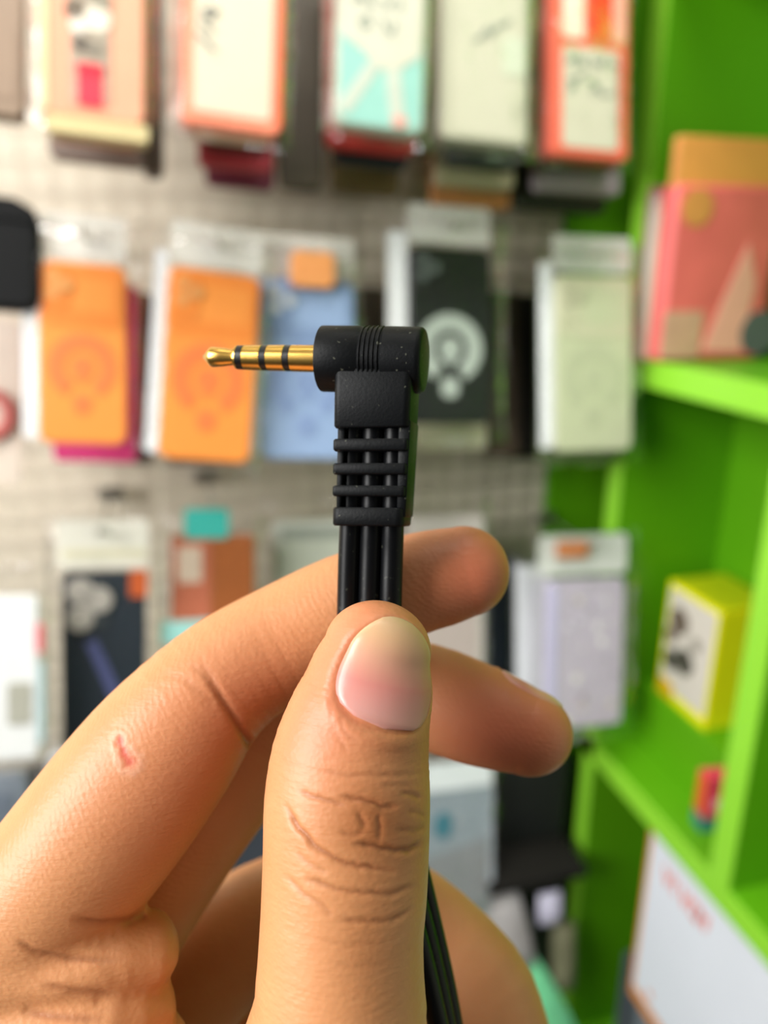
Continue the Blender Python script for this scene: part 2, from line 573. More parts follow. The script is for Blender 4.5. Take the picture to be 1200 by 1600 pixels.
# pack 3: aqua card with pale limbs
t, W, H, loc = slab_pack((523, -150, 664, 202), 0.635, 'aqua and white card pack with dark scribbles at its top', '#bdbcaa', group=TOP, wrap=23, roll=math.radians(1.6), r=0.008)
prism('aqua_panel', rrect(-0.46 * W, 0.46 * W, 0.012 * H, 0.47 * H, 0.008), -0.0008, 0.0004, mat('#93c6ba', 0.5, var=0.04), t)
prism('white_panel', [(-0.44 * W, 0.48 * H), (-0.44 * W, 0.40 * H), (-0.20 * W, 0.335 * H), (0.0, 0.27 * H), (0.22 * W, 0.285 * H), (0.44 * W, 0.36 * H), (0.45 * W, 0.96 * H), (-0.44 * W, 0.96 * H)], -0.0014, -0.0006, mat('#cbc7b5', 0.6), t)
pk = mat('#bfc4b6', 0.6)
strip('printed_limb', [(-0.05 * W, 0.31 * H), (-0.18 * W, 0.22 * H), (-0.36 * W, 0.10 * H), (-0.42 * W, 0.06 * H)], 0.010, -0.0013, -0.0006, pk, t)
strip('printed_limb', [(0.12 * W, 0.30 * H), (0.15 * W, 0.18 * H), (0.19 * W, 0.07 * H), (0.22 * W, 0.02 * H)], 0.012, -0.0013, -0.0006, pk, t)
prism('pink_foot', rrect(0.13 * W, 0.30 * W, 0.02 * H, 0.07 * H, 0.004), -0.0019, -0.0012, mat('#e2a194', 0.6), t)
pen(t, INK2, [[(.18, .545), (.24, .59), (.30, .545)], [(.2, .565), (.28, .565)], [(.36, .59), (.36, .545), (.44, .55)], [(.50, .58), (.56, .545), (.60, .59)], [(.66, .59), (.72, .57), (.68, .545)],
              [(.25, .47), (.34, .50), (.36, .45), (.27, .44), (.25, .47)], [(.48, .50), (.55, .44), (.60, .43), (.64, .49)]], W, H, 0.0030)
hook(loc[0], loc[2] + H + 0.012, loc[1], 'thin metal peg holding up the aqua card pack')

# pack 4: pale grey green card
t, W, H, loc = slab_pack((688, -150, 826, 222), 0.645, 'plain pale grey card pack in the top row left of the red framed one', '#b9b6a0', group=TOP, wrap=24, roll=math.radians(0.8), pad=0.010)
prism('inner_panel', rrect(-0.36 * W, 0.42 * W, 0.02 * H, 0.95 * H, 0.004), -0.0008, 0.0004, mat('#c4c0aa', 0.6, var=0.03), t)
prism('grey_sticker', rrect(0.2 * W, 0.45 * W, 0.30 * H, 0.46 * H, 0.002), -0.0013, -0.0006, mat('#c6cbb4', 0.6), t)
pen(t, INK2, [[(.44, .44), (.52, .49), (.55, .45), (.62, .50), (.70, .51), (.78, .53)], [(.36, .42), (.46, .445)]], W, H, 0.0026)
hook(loc[0], loc[2] + H + 0.012, loc[1], 'thin metal peg holding up the plain pale grey card pack')

# pack 5: red frame
t, W, H, loc = slab_pack((857, -150, 984, 246), 0.655, 'red framed card pack with a white hand lettered label', '#e1644c', group=TOP, wrap=25, roll=math.radians(0.6))
prism('white_label', rrect(-0.34 * W, 0.36 * W, 0.035 * H, 0.435 * H, 0.004), -0.0009, 0.0004, mat('#c9c4ae', 0.6, var=0.03), t)
prism('white_window', rrect(-0.34 * W, -0.08 * W, 0.47 * H, 0.93 * H, 0.003), -0.0009, 0.0004, mat('#ead9c6', 0.6), t)
prism('red_bar', rrect(0.0, 0.26 * W, 0.465 * H, 0.94 * H, 0.003), -0.0009, 0.0004, mat('#e02c0c', 0.5), t)
prism('pale_window', rrect(0.28 * W, 0.44 * W, 0.47 * H, 0.93 * H, 0.003), -0.0009, 0.0004, mat('#e5a58e', 0.6), t)
pen(t, INK2, [[(.22, .36), (.24, .40), (.31, .365), (.33, .405)], [(.38, .40), (.38, .365), (.46, .365)], [(.39, .385), (.45, .385)], [(.52, .40), (.56, .365), (.60, .39), (.64, .365), (.68, .405)], [(.73, .37), (.79, .40), (.82, .37)],
              [(.22, .30), (.30, .305), (.40, .325), (.44, .33)], [(.24, .25), (.26, .285), (.32, .28), (.28, .265)], [(.46, .30), (.52, .31), (.60, .27), (.68, .255), (.78, .265)], [(.50, .26), (.56, .28), (.62, .29)]], W, H, 0.0026)
hook(loc[0], loc[2] + H + 0.012, loc[1], 'thin metal peg holding up the red framed card pack')

# packs hanging behind the front ones; their lower ends show below
REAR = 'packs hanging behind the front ones'


def rear(rect, Y, label, c, c2=None, D=0.012, roll=0.0, wrap=None):
    t, W, H, loc = slab_pack(rect, Y, label, c, D=D, roll=roll, group=REAR, wrap=wrap)
    prism('back_label', rrect(-0.4 * W, 0.4 * W, 0.012, 0.5 * H, 0.004), -0.0007, 0.0004, mat(c2 or c, 0.6), t)
    return t


rear((80, -120, 218, 222), 0.66, 'orange brown pack showing just below the peach card pack', '#b0744e')
rear((78, -110, 226, 252), 0.70, 'mauve grey pack hanging rearmost behind the peach card pack', '#76655c', '#6c5b54')
rear((296, -120, 426, 216), 0.655, 'cream bagged pack showing just below the salmon framed pack', '#e0d3bc')
rear((310, -120, 428, 262), 0.69, 'crimson pack hanging behind the salmon framed pack', '#a8323e', '#5c2630')
rear((322, -110, 430, 290), 0.73, 'plum pack hanging rearmost behind the salmon framed pack', '#6b2338', '#4c222c')
rear((512, -120, 652, 232), 0.67, 'red pack showing just below the aqua card pack', '#c2342f')
rear((524, -110, 640, 256), 0.70, 'navy pack hanging behind the aqua card pack', '#14232c')
rear((520, -110, 626, 300), 0.745, 'olive brown pack hanging rearmost behind the aqua card pack', '#6d5a34')
rear((700, -120, 812, 258), 0.685, 'charcoal pack showing just below the plain pale grey pack', '#2c3436')
rear((682, -110, 806, 290), 0.715, 'beige pack hanging behind the plain pale grey pack', '#b3aa88')
rear((676, -110, 800, 322), 0.75, 'tan orange pack hanging rearmost behind the plain pale grey pack', '#c98a52')
rear((866, -120, 968, 262), 0.695, 'dark grey pack showing just below the red framed pack', '#3a3a32')
rear((836, -110, 972, 300), 0.72, 'lavender grey pack hanging behind the red framed pack', '#a2979c')
rear((806, -110, 950, 328), 0.75, 'dark olive pack hanging rearmost behind the red framed pack', '#33362a')
rear((222, -110, 256, 268), 0.715, 'dark umber pack coloured as stack shade between the peach and salmon card packs', '#4d4031', D=0.02)  # gap packs: dark colour paints the shade along deep stacks
rear((440, -110, 506, 288), 0.715, 'dark khaki pack coloured as stack shade between the salmon and aqua card packs', '#4a4231', D=0.02)
rear((654, -110, 682, 236), 0.735, 'khaki pack coloured as stack shade between the aqua and pale grey card packs', '#7d7458', D=0.02)
rear((822, -110, 848, 246), 0.685, 'dull khaki pack coloured as stack shade left of the red framed card pack', '#6f6648', D=0.012)
rear((-60, -110, 36, 176), 0.70, 'dull brown pack in the top left corner', '#8d7a66', D=0.02)
rear((84, 440, 216, 722), 0.70, 'hot pink case showing below the leftmost orange case', '#d62a78')
rear((196, 455, 240, 724), 0.735, 'dark brown case coloured as stack shade between the two orange cases', '#5c4236', D=0.02)  # dark brown paints the shaded stack sides into this gap
rear((262, 440, 384, 726), 0.685, 'brown grey case showing below the tilted orange case', '#6b4f46')
rear((552, 448, 604, 640), 0.73, 'olive brown case coloured as stack shade between the blue and the black case', '#5c5242', D=0.02)  # gap shade put into the olive brown colour
rear((650, 430, 762, 702), 0.72, 'pale olive case showing below the black ring case', '#b7b294')
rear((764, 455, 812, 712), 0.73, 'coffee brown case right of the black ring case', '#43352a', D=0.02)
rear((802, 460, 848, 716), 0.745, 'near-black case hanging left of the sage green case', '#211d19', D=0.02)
rear((846, 440, 966, 722), 0.715, 'dark green edged case behind the sage green case', '#5c6b44')
o = rear((456, 392, 524, 448), 0.688, 'small orange tagged pack peeking over the blue case', '#e79a5a')

# black pouch and red ring at the far left
loc, W, H, lean = spot(-70, 306, 62, 482, 0.66)
t = thing('black_pouch', 'black pouch hanging at the left edge above the red ring', 'pouch', loc, (-TILT, lean, 0))
prism('pouch_body', rrect(-W / 2, W / 2, 0, H * 0.86, 0.012), 0, 0.02, mat('#08090a', 0.6, spec=0.2), t, 0.004)
prism('pouch_flap', [(-W / 2, H * 0.8), (W / 2, H * 0.8), (W / 2 - 0.004, H * 0.92), (W * 0.2, H), (-W * 0.2, H), (-W / 2 + 0.004, H * 0.92)], -0.002, 0.018, mat('#060708', 0.6, spec=0.2), t, 0.001)
loc, W, H, lean = spot(-80, 592, 32, 700, 0.69)
t = thing('ring_holder_pack', 'pale pack with a dull red ring at the left edge', 'ring holder', loc, (-TILT, lean, 0))
prism('backing_card', rrect(-W / 2, W / 2, -0.03, H + 0.05, 0.005), 0.004, 0.008, mat('#cdbfb0', 0.6), t)
R = W * 0.42
out = disc(0, H / 2, R, 32)
inn = disc(0, H / 2, R * 0.62, 32)
n = 32
V = [(p[0], -0.002, p[1]) for p in out + inn] + [(p[0], 0.0045, p[1]) for p in out + inn]
Fc = []
for i in range(n):
    j = (i + 1) % n
    Fc += [(i, j, n + j, n + i), (2 * n + i, 3 * n + i, 3 * n + j, 2 * n + j), (i, 2 * n + i, 2 * n + j, j), (n + i, n + j, 3 * n + j, 3 * n + i)]
raw('red_ring', V, Fc, mat('#b5605a', 0.4), t)

# ---- bottom rows
LOW = 'bagged packs in the lower rows'
t, W, H, loc = slab_pack((97, 893, 230, 1172), 0.635, 'black phone case with grey camera lenses and an orange sticker', '#17222b', group=LOW, wrap=31, header=0.05, r=0.006, pad=0.014)
prism('paper_header', rrect(-W / 2 - 0.004, W / 2 + 0.002, H + 0.004, H + 0.046, 0.004), 0.004, 0.006, mat('#dcd9cc', 0.7), t)
prism('header_stripe', rrect(-W / 2, W / 2, H + 0.012, H + 0.020, 0.002), 0.0033, 0.0042, mat('#cfc9ad', 0.7), t)
isl = prism('camera_island', rrect(-W / 2 + 0.004, 0.06 * W, 0.68 * H, 0.965 * H, 0.010), -0.0016, 0.0004, mat('#2c3236', 0.5), t, 0.0005)
for a, b in ((-0.28, 0.90), (-0.28, 0.75), (-0.06, 0.85)):
    prism('lens_ring', disc(a * W, b * H, 0.0115, 24), -0.0034, -0.0014, mat('#b5afa6', 0.35, 0.3), isl, 0.0005)
prism('orange_sticker', rrect(0.30 * W, 0.52 * W, 0.86 * H, 1.01 * H, 0.003), -0.0020, 0.0004, mat('#b7521f', 0.5), t)
strip('blue_stripe', [(-0.16 * W, 0.62 * H), (0.05 * W, 0.40 * H), (0.30 * W, 0.12 * H), (0.36 * W, 0.05 * H)], 0.010, -0.0012, -0.0002, mat('#4a4f78', 0.4), t)
hook(loc[0], loc[2] + H + 0.034, loc[1], 'thin metal peg holding up the black case with grey lenses')

t, W, H, loc = slab_pack((268, 836, 400, 1110), 0.66, 'rust brown boxed case with a teal tab on top', '#a9633a', group=LOW, wrap=32, header=0.025, r=0.004)
prism('left_panel', rrect(-W / 2 + 0.002, -0.04 * W, 0.52 * H, H - 0.003, 0.003), -0.0010, 0.0004, mat('#b8664a', 0.5), t)
prism('window_sticker', rrect(-0.42 * W, -0.14 * W, 0.74 * H, 0.94 * H, 0.003), -0.0016, -0.0006, mat('#cdb8a4', 0.5), t)
prism('right_panel', [(0.0, 0.46 * H), (0.46 * W, 0.52 * H), (0.46 * W, H - 0.004), (0.0, H - 0.004)], -0.0008, 0.0004, mat('#9c5524', 0.5), t)
prism('teal_tab', rrect(-0.34 * W, 0.18 * W, 0.985 * H, 0.985 * H + 0.028, 0.004), -0.0022, -0.0008, mat('#3cb8ac', 0.45), t)
prism('teal_label', rrect(-0.62 * W, 0.30 * W, 0.40 * H, 0.53 * H, 0.004), -0.0044, -0.0030, mat('#9ed6d0', 0.45), t)
hook(loc[0], loc[2] + H + 0.03, loc[1], 'thin metal peg holding up the rust brown boxed case')

t, W, H, loc = slab_pack((428, 812, 600, 1090), 0.69, 'white and grey bagged pack hanging left of the cord', '#cfd0c6', group=LOW, wrap=33, header=0.03)
prism('inner_card', rrect(-0.4 * W, 0.44 * W, 0.1 * H, 0.90 * H, 0.004), -0.0009, 0.0004, mat('#bfc2b4', 0.6), t)
prism('grey_band', rrect(-0.42 * W, 0.46 * W, 0.90 * H, 0.96 * H, 0.002), -0.0009, 0.0004, mat('#93988f', 0.6), t)
t, W, H, loc = slab_pack((640, 806, 758, 1080), 0.70, 'pinkish grey bagged pack behind the two fingertips', '#c9c0ba', group=LOW, wrap=34, header=0.03)
prism('inner_card', rrect(-0.40 * W, 0.40 * W, 0.06 * H, 0.9 * H, 0.004), -0.0009, 0.0004, mat('#b9aaa4', 0.6), t)
t, W, H, loc = slab_pack((762, 868, 812, 1092), 0.742, 'navy black case edge between two pale bags', '#131c24', group=LOW, r=0.010, D=0.016)
prism('back_label', rrect(-0.35 * W, 0.3 * W, 0.2 * H, 0.8 * H, 0.004), -0.0007, 0.0004, mat('#1b2530', 0.5), t)

t, W, H, loc = slab_pack((854, 906, 972, 1136), 0.665, 'lavender glitter phone case in a clear bag with orange tag', '#c3bac8', group=LOW, wrap=35, header=0.055, pad=0.020, roll=math.radians(1.5))
prism('paper_header', rrect(-W / 2 - 0.010, W / 2 + 0.004, H + 0.006, H + 0.05, 0.006), 0.004, 0.006, mat('#dfe2da', 0.7), t)
prism('orange_tag', rrect(-0.42 * W, -0.02 * W, H + 0.026, H + 0.044, 0.003), -0.0030, -0.0010, mat('#d98a58', 0.5), t)
prism('case_rail', rrect(-W / 2 - 0.002, -W / 2 + 0.010, 0.002, H - 0.004, 0.004), -0.0018, 0.0004, mat('#cbc6e6', 0.4), t)
gl_rng = random.Random(5)
for k in range(26):
    a, b = gl_rng.uniform(-0.32, 0.42), gl_rng.uniform(0.05, 0.9)
    prism('glitter_spot', disc(a * W, b * H, gl_rng.uniform(0.0018, 0.0048), 10), -0.0012, 0.0002, mat(gl_rng.choice(['#eceae6', '#e4dcc8', '#d8d4de', '#a59fa8']), 0.25), t)
prism('yellow_tag', rrect(0.36 * W, 0.56 * W, 0.56 * H, 0.70 * H, 0.003), 0.0125, 0.0140, mat('#d8cf3a', 0.5), t)
hook(loc[0], loc[2] + H + 0.04, loc[1], 'thin metal peg holding up the lavender glitter case')
rear((812, 884, 858, 1130), 0.70, 'white bagged pack left of the lavender glitter case', '#d9dde0', wrap=41)

t, W, H, loc = slab_pack((-70, 932, 62, 1190), 0.605, 'white boxed pack at the left edge with a grey window', '#e2e3e2', group=LOW, wrap=36, header=0.03)
prism('grey_window', rrect(0.12 * W, 0.42 * W, 0.22 * H, 0.48 * H, 0.003), -0.0009, 0.0004, mat('#a9a79a', 0.5), t)
prism('red_tag', rrect(0.47 * W, 0.57 * W, 0.66 * H, 0.84 * H, 0.003), -0.0024, -0.0010, mat('#d8676e', 0.5), t)
prism('teal_strip', rrect(0.50 * W, 0.58 * W, 0.10 * H, 0.60 * H, 0.002), -0.0024, -0.0010, mat('#a4c2c4', 0.5), t)
t, W, H, loc = slab_pack((-60, 1212, 44, 1480), 0.615, 'slate grey bagged pack at the left edge beside the knuckle', '#8f98a4', group=LOW, wrap=37, header=0.02)
prism('inner_card', rrect(-0.4 * W, 0.30 * W, 0.06 * H, 0.9 * H, 0.004), -0.0009, 0.0004, mat('#77818f', 0.6), t)
t, W, H, loc = slab_pack((40, 1192, 240, 1470), 0.70, 'dark charcoal pack behind the index finger', '#3a3634', group=LOW)
prism('inner_card', rrect(-0.4 * W, 0.40 * W, 0.06 * H, 0.9 * H, 0.004), -0.0009, 0.0004, mat('#2e2b2b', 0.6), t)
t, W, H, loc = slab_pack((74, 1178, 182, 1440), 0.665, 'white bagged pack below the black case with grey lenses', '#dfe4e8', group=LOW, wrap=38, header=0.01)
prism('inner_card', rrect(-0.4 * W, 0.40 * W, 0.06 * H, 0.86 * H, 0.004), -0.0009, 0.0004, mat('#4d4a4c', 0.6), t)
t, W, H, loc = slab_pack((300, 1180, 440, 1460), 0.70, 'grey blue pack glimpsed between the fingers', '#6d7480', group=LOW)
prism('inner_card', rrect(-0.4 * W, 0.40 * W, 0.06 * H, 0.9 * H, 0.004), -0.0009, 0.0004, mat('#3c414b', 0.6), t)
t, W, H, loc = slab_pack((650, 1222, 772, 1450), 0.68, 'grey blue bagged pack with a teal sticker right of the thumb', '#8d999f', group=LOW, wrap=39, header=0.028, pad=0.008)
prism('paper_header', rrect(-W / 2, W / 2 - 0.002, H - 0.008, H + 0.026, 0.003), -0.0012, 0.0004, mat('#dfe6e6', 0.7), t)
prism('teal_sticker', disc(-0.15 * W, 0.72 * H, 0.012, 20, 0.016), -0.0014, 0.0002, mat('#3f7886', 0.5), t)
prism('grey_card', [(-0.46 * W, 0.05 * H), (0.42 * W, 0.05 * H), (0.42 * W, 0.60 * H), (-0.46 * W, 0.50 * H)], -0.0009, 0.0004, mat('#868a8b', 0.6), t)

# dark rack below the packs, with odds and ends
t = thing('dark_cabinet', 'dark cabinet on the floor below the hanging packs', 'cabinet', (0.10, 0.70, 0.0))
zc = on_y(860, 1195, 0.74)[2]
CB = mat('#1c201d', 0.6, var=0.15, scale=14)
box('cabinet_body', (-0.40, 0.045, 0.0), (0.345, 0.085, zc), CB, t, 0.002)
zs = on_y(880, 1345, 0.70)[2]
box('cabinet_shelf', (0.215, -0.02, zs - 0.012), (0.345, 0.046, zs), mat('#1a1815', 0.7, spec=0.2), t, 0.001)
zb = on_y(880, 1500, 0.70)[2]
box('cabinet_shelf', (-0.40, -0.04, zb - 0.20), (0.345, 0.046, zb - 0.188), mat('#2a2c2b', 0.6), t, 0.001)


def pouch(rect, Y, label, c, seed, name='foil_pouch', roll=0.0, rough=0.35):
    loc, W, H, lean = spot(*rect, Y)
    t = thing(name, label, 'pouch', loc, (-TILT, roll + lean, 0))
    r = np.random.default_rng(seed)
    nx, nz = 9, 11
    V, Fc = [], []
    for s in (-1, 1):
        for j in range(nz):
            for i in range(nx):
                u, v = i / (nx - 1) * 2 - 1, j / (nz - 1) * 2 - 1
                e = max(0, (1 - u * u) * (1 - v * v)) ** 0.5
                V.append((u * W / 2 * (1 - 0.08 * v * v), s * 0.012 * e + r.normal(0, 0.0012) * e + 0.012, (v + 1) / 2 * H))
    for s in (0, 1):
        for j in range(nz - 1):
            for i in range(nx - 1):
                a = s * nx * nz + j * nx + i
                Fc.append((a, a + 1, a + nx + 1, a + nx))
    raw('pouch_body', V, Fc, mat(c, rough, var=0.2, scale=70), t, smooth=True)
    prism('sealed_edge', rrect(-W / 2 * 0.92, W / 2 * 0.92, H - 0.004, H + 0.004, 0.001), 0.011, 0.013, mat(c, rough), t)
    return t


pouch((770, 1405, 846, 1530), 0.655, 'crumpled grey plastic pouch beside the curled finger', '#a7a3a2', 61, roll=math.radians(-14))
pouch((838, 1495, 914, 1645), 0.640, 'mint green plastic pouch near the lower shelf post', '#7fe0a4', 62, roll=math.radians(-28))
pouch((848, 1408, 884, 1452), 0.655, 'small pale lilac pouch on the dark cabinet', '#b4b2c4', 63)
pouch((868, 1456, 906, 1560), 0.665, 'small olive grey pouch beside the lower shelf post', '#77775c', 64)

# ------------------------------------------------------------------ things on the green shelves
# pink packet with orange header
zf = Z_UP + 0.0104
l0, l1 = on_y(1046, 400, 0.672), on_y(1212, 400, 0.672)
zt = on_y(1110, 212, 0.672)[2]
t = thing('pink_packet', 'large pink red packet with an orange header on the upper green shelf', 'packet', ((l0[0] + l1[0]) / 2, 0.672, zf + 0.0003))
W, H = l1[0] - l0[0], zt - zf
prism('packet_body', rrect(-W / 2, W / 2, 0, H * 0.80, 0.006), 0, 0.026, mat('#ee6a66', 0.5, var=0.3, scale=24), t, 0.004)
prism('orange_header', rrect(-W / 2, W / 2, H * 0.78, H, 0.004), 0.004, 0.014, mat('#e79a4e', 0.5), t, 0.001)
prism('gold_emblem', disc(-0.30 * W, 0.70 * H, 0.017, 24), -0.0012, 0.0006, mat('#d9904e', 0.45), t)
prism('pale_panel', rrect(-W / 2 + 0.001, -0.12 * W, 0.02 * H, 0.24 * H, 0.004), -0.0008, 0.0008, mat('#cf9d86', 0.5, var=0.2, scale=50), t)
prism('white_splash', [(-0.1 * W, 0.05 * H), (0.28 * W, 0.04 * H), (0.34 * W, 0.36 * H), (0.22 * W, 0.55 * H), (0.05 * W, 0.30 * H)], -0.0009, 0.0008, mat('#f2a79a', 0.5), t)
prism('grey_emblem', disc(0.44 * W, 0.13 * H, 0.022, 24), -0.0016, 0.0006, mat('#5a5a60', 0.5), t)
for k, (a, b, y, c, lab) in enumerate(((1004, 1022, 0.716, '#a4706a', 'thin dusty rose packet rearmost beside the pink packet'), (1012, 1030, 0.706, '#c9c5b6', 'thin off-white packet second behind the pink packet'), (1020, 1046, 0.692, '#bfb79f', 'thin khaki packet standing right behind the pink packet'))):
    p0, p1 = on_y(a, 430, y), on_y(b + 60, 430, y)
    tt = thing('thin_packet', lab, 'packet', ((p0[0] + p1[0]) / 2, y, zf))
    hh = on_y(1010, 300 + 14 * k, y)[2] - zf
    prism('packet_body', rrect(-(p1[0] - p0[0]) / 2, (p1[0] - p0[0]) / 2, 0, hh, 0.004), 0, 0.007, mat(c, 0.4), tt, 0.001)
    prism('packet_header', rrect(-(p1[0] - p0[0]) / 2, (p1[0] - p0[0]) / 2, hh - 0.012, hh + 0.006, 0.003), 0.002, 0.004, mat(c, 0.5, var=0.2), tt)

# yellow box on the lower shelf
zl = Z_LOW + 0.0104
XY0, YY0, YY1, ZY0, ZY1 = UNIT_X + 0.061, 0.612, 0.702, 0.9600, 1.104
box('riser', (0.056, 0.560, zl - 0.0002), (DX, UNIT_END, ZY0 - 0.0004), GREEN, unit, 0.0006)
t = thing('yellow_box', 'yellow carton with a black and white picture on the lower green shelf', 'box', (XY0, YY0, ZY0))
LY, HB = YY1 - YY0, ZY1 - ZY0
YB = mat('#f2ea10', 0.45, var=0.05)
box('carton', (0, 0, 0), (0.072, LY, HB), YB, t, 0.001)
box('picture', (-0.0008, 0.004, 0.014), (0.0004, LY - 0.006, HB - 0.006), mat('#d7d0c4', 0.5, var=0.05), t, 0.0003)


def side_patch(a, b, rr, c):
    o = prism('picture_patch', disc(0, 0, rr, 16), -0.0006, 0.0003, mat(c, 0.5), t)
    o.rotation_euler = (0, 0, math.radians(-90))
    o.location = (-0.0009, a * LY, b * HB)


for a, b, rr, c in ((0.70, 0.72, 0.016, '#6a5c50'), (0.52, 0.42, 0.016, '#4c4a40'), (0.78, 0.36, 0.013, '#55534a'), (0.34, 0.62, 0.008, '#8c867a'), (0.84, 0.56, 0.010, '#7d6f63')):
    side_patch(a, b, rr, c)
box('amber_corner', (-0.0014, LY - 0.03, 0.0015), (0.0004, LY - 0.0015, 0.024), mat('#d8b012', 0.5), t, 0.0003)
box('lid_flap', (0.002, 0.003, HB), (0.070, LY - 0.003, HB + 0.0012), mat('#c9cf10', 0.45), t, 0.0003)

# small red card pack on the lower shelf
c = on_z(1094, 1300, zl)
t = thing('red_card_box', 'small red and pink box with a teal base beside the shelf divider', 'box', c, (0, 0, math.radians(-8)))
box('carton', (0, 0, 0.016), (0.040, 0.018, 0.066), mat('#e8415c', 0.45, var=0.25, scale=80), t, 0.0008)
box('teal_base', (-0.0005, -0.0005, 0), (0.0405, 0.0185, 0.016), mat('#2f7f78', 0.45), t, 0.0006)
box('orange_side', (-0.0008, 0.001, 0.020), (0.0004, 0.017, 0.064), mat('#e2622c', 0.45), t, 0.0003)
prism('white_print', rrect(0.010, 0.030, 0.026, 0.040, 0.003), -0.0008, 0.0003, mat('#f3b6bf', 0.5), t)

# white box with orange edges below the lower shelf
XB = UNIT_X + 0.003
a0, a1 = on_x(1017, 1318, XB), on_x(975, 1540, XB)
yb, zb0, zb1 = (a0[1] + a1[1]) / 2, a1[2], Z_LOW - 0.0175
t = thing('white_box', 'large white box with orange edges under the lower green shelf', 'box', (XB, yb, zb0))
LB = 0.40
WB = mat('#e8eef6', 0.5, var=0.04, scale=12)
box('carton', (0.002, -LB, 0.0), (0.125, 0.0, zb1 - zb0), mat('#e8974a', 0.5, var=0.05), t, 0.001)
box('front_label', (0.0, -LB + 0.002, 0.022), (0.0025, -0.009, zb1 - zb0 - 0.002), WB, t, 0.0004)


def front_text(y_list, z, h, m, w=0.004, name='red_letter'):
    k = 0
    for y, kind in y_list:
        pts = {'n': [(0, 0), (0, 1), (0.55, 0.15), (0.55, 1)], 'i': [(0.1, 0), (0.1, 1)], 'c': [(0.55, 0.9), (0.1, 0.8), (0.1, 0.2), (0.55, 0.1)], 'o': [(0.1, 0.1), (0.1, 0.9), (0.55, 0.9), (0.55, 0.1), (0.1, 0.1)], 'v': [(0, 1), (0.3, 0), (0.6, 1)]}[kind]
        P = [(y - q[0] * h, z + q[1] * h) for q in pts]
        Q = []
        for i in range(len(P) - 1):
            for q in range(3):
                Q.append((P[i][0] + (P[i + 1][0] - P[i][0]) * q / 3, P[i][1] + (P[i + 1][1] - P[i][1]) * q / 3))
        Q.append(P[-1])
        o = strip(name, Q, w, -0.0010, 0.0002, m, t)
        o.rotation_euler = (0, 0, math.radians(90))
        o.location = (0.0, 0, 0)
        k += 1


RL = mat('#ee7a6a', 0.5)
zz = on_x(1060, 1396, XB)[2] - zb0 - 0.008
front_text([(on_x(q, 1376 + (q - 1036) * 0.72, XB)[1] - yb, kd) for q, kd in ((1036, 'v'), (1052, 'i'), (1064, 'v'), (1080, 'o'), (1094, 'n'))], zz, 0.022, RL)
box('orange_mark', (-0.0008, -0.042, 0.034), (0.0004, -0.034, 0.042), mat('#eda07c', 0.5), t, 0.0002)

t = thing('grey_carton', 'dark grey carton on the bottom shelf below the white box', 'box', (UNIT_X + 0.03, 0.30, Z_BOT + 0.0004))
box('carton', (0, 0, 0), (0.10, 0.36, zb0 - Z_BOT - 0.0012), mat('#4b5258', 0.5), t, 0.001)
box('label', (-0.0008, 0.2, 0.02), (0.0005, 0.32, max(0.03, zb0 - Z_BOT - 0.02)), mat('#7c858c', 0.5), t, 0.0003)

# ------------------------------------------------------------------ the plug and its cord
W0 = 97.6                                   # distance of the plug from the lens in mm


def mm(px, py, w):
    """millimetres right, up and towards the lens, seen from the lens"""
    return np.array([(px - 600) * w / F_PX, (800 - py) * w / F_PX, -w])


def frame_matrix(origin_mm):
    return Matrix.Translation(Vector(CAM)) @ CAM_ROT @ Matrix.Translation(Vector(origin_mm * 0.001))


def rubber(name, color, rough, bump, speck=0.0):
    m = bpy.data.materials.new(name)
    m.use_nodes = True
    nt = m.node_tree
    b = nt.nodes['Principled BSDF']
    tc = nt.nodes.new('ShaderNodeTexCoord')
    n1 = nt.nodes.new('ShaderNodeTexNoise')
    n1.inputs['Scale'].default_value = 2600
    n1.inputs['Detail'].default_value = 4
    nt.links.new(tc.outputs['Object'], n1.inputs['Vector'])
    n2 = nt.nodes.new('ShaderNodeTexNoise')
    n2.inputs['Scale'].default_value = 1500
    n2.inputs['Detail'].default_value = 1
    nt.links.new(tc.outputs['Object'], n2.inputs['Vector'])
    rp = nt.nodes.new('ShaderNodeMapRange')
    rp.inputs['From Min'].default_value = 0.715
    rp.inputs['From Max'].default_value = 0.76
    rp.inputs['To Max'].default_value = speck
    nt.links.new(n2.outputs['Fac'], rp.inputs['Value'])
    mx = nt.nodes.new('ShaderNodeMix')
    mx.data_type = 'RGBA'
    mx.inputs['A'].default_value = lin(color)
    mx.inputs['B'].default_value = lin('#8d8f7c')
    nt.links.new(rp.outputs['Result'], mx.inputs['Factor'])
    nt.links.new(mx.outputs['Result'], b.inputs['Base Color'])
    b.inputs['Roughness'].default_value = rough
    b.inputs['Specular IOR Level'].default_value = 0.18
    bp = nt.nodes.new('ShaderNodeBump')
    bp.inputs['Strength'].default_value = 0.5
    bp.inputs['Distance'].default_value = bump
    nt.links.new(n1.outputs['Fac'], bp.inputs['Height'])
    nt.links.new(bp.outputs['Normal'], b.inputs['Normal'])
    return m


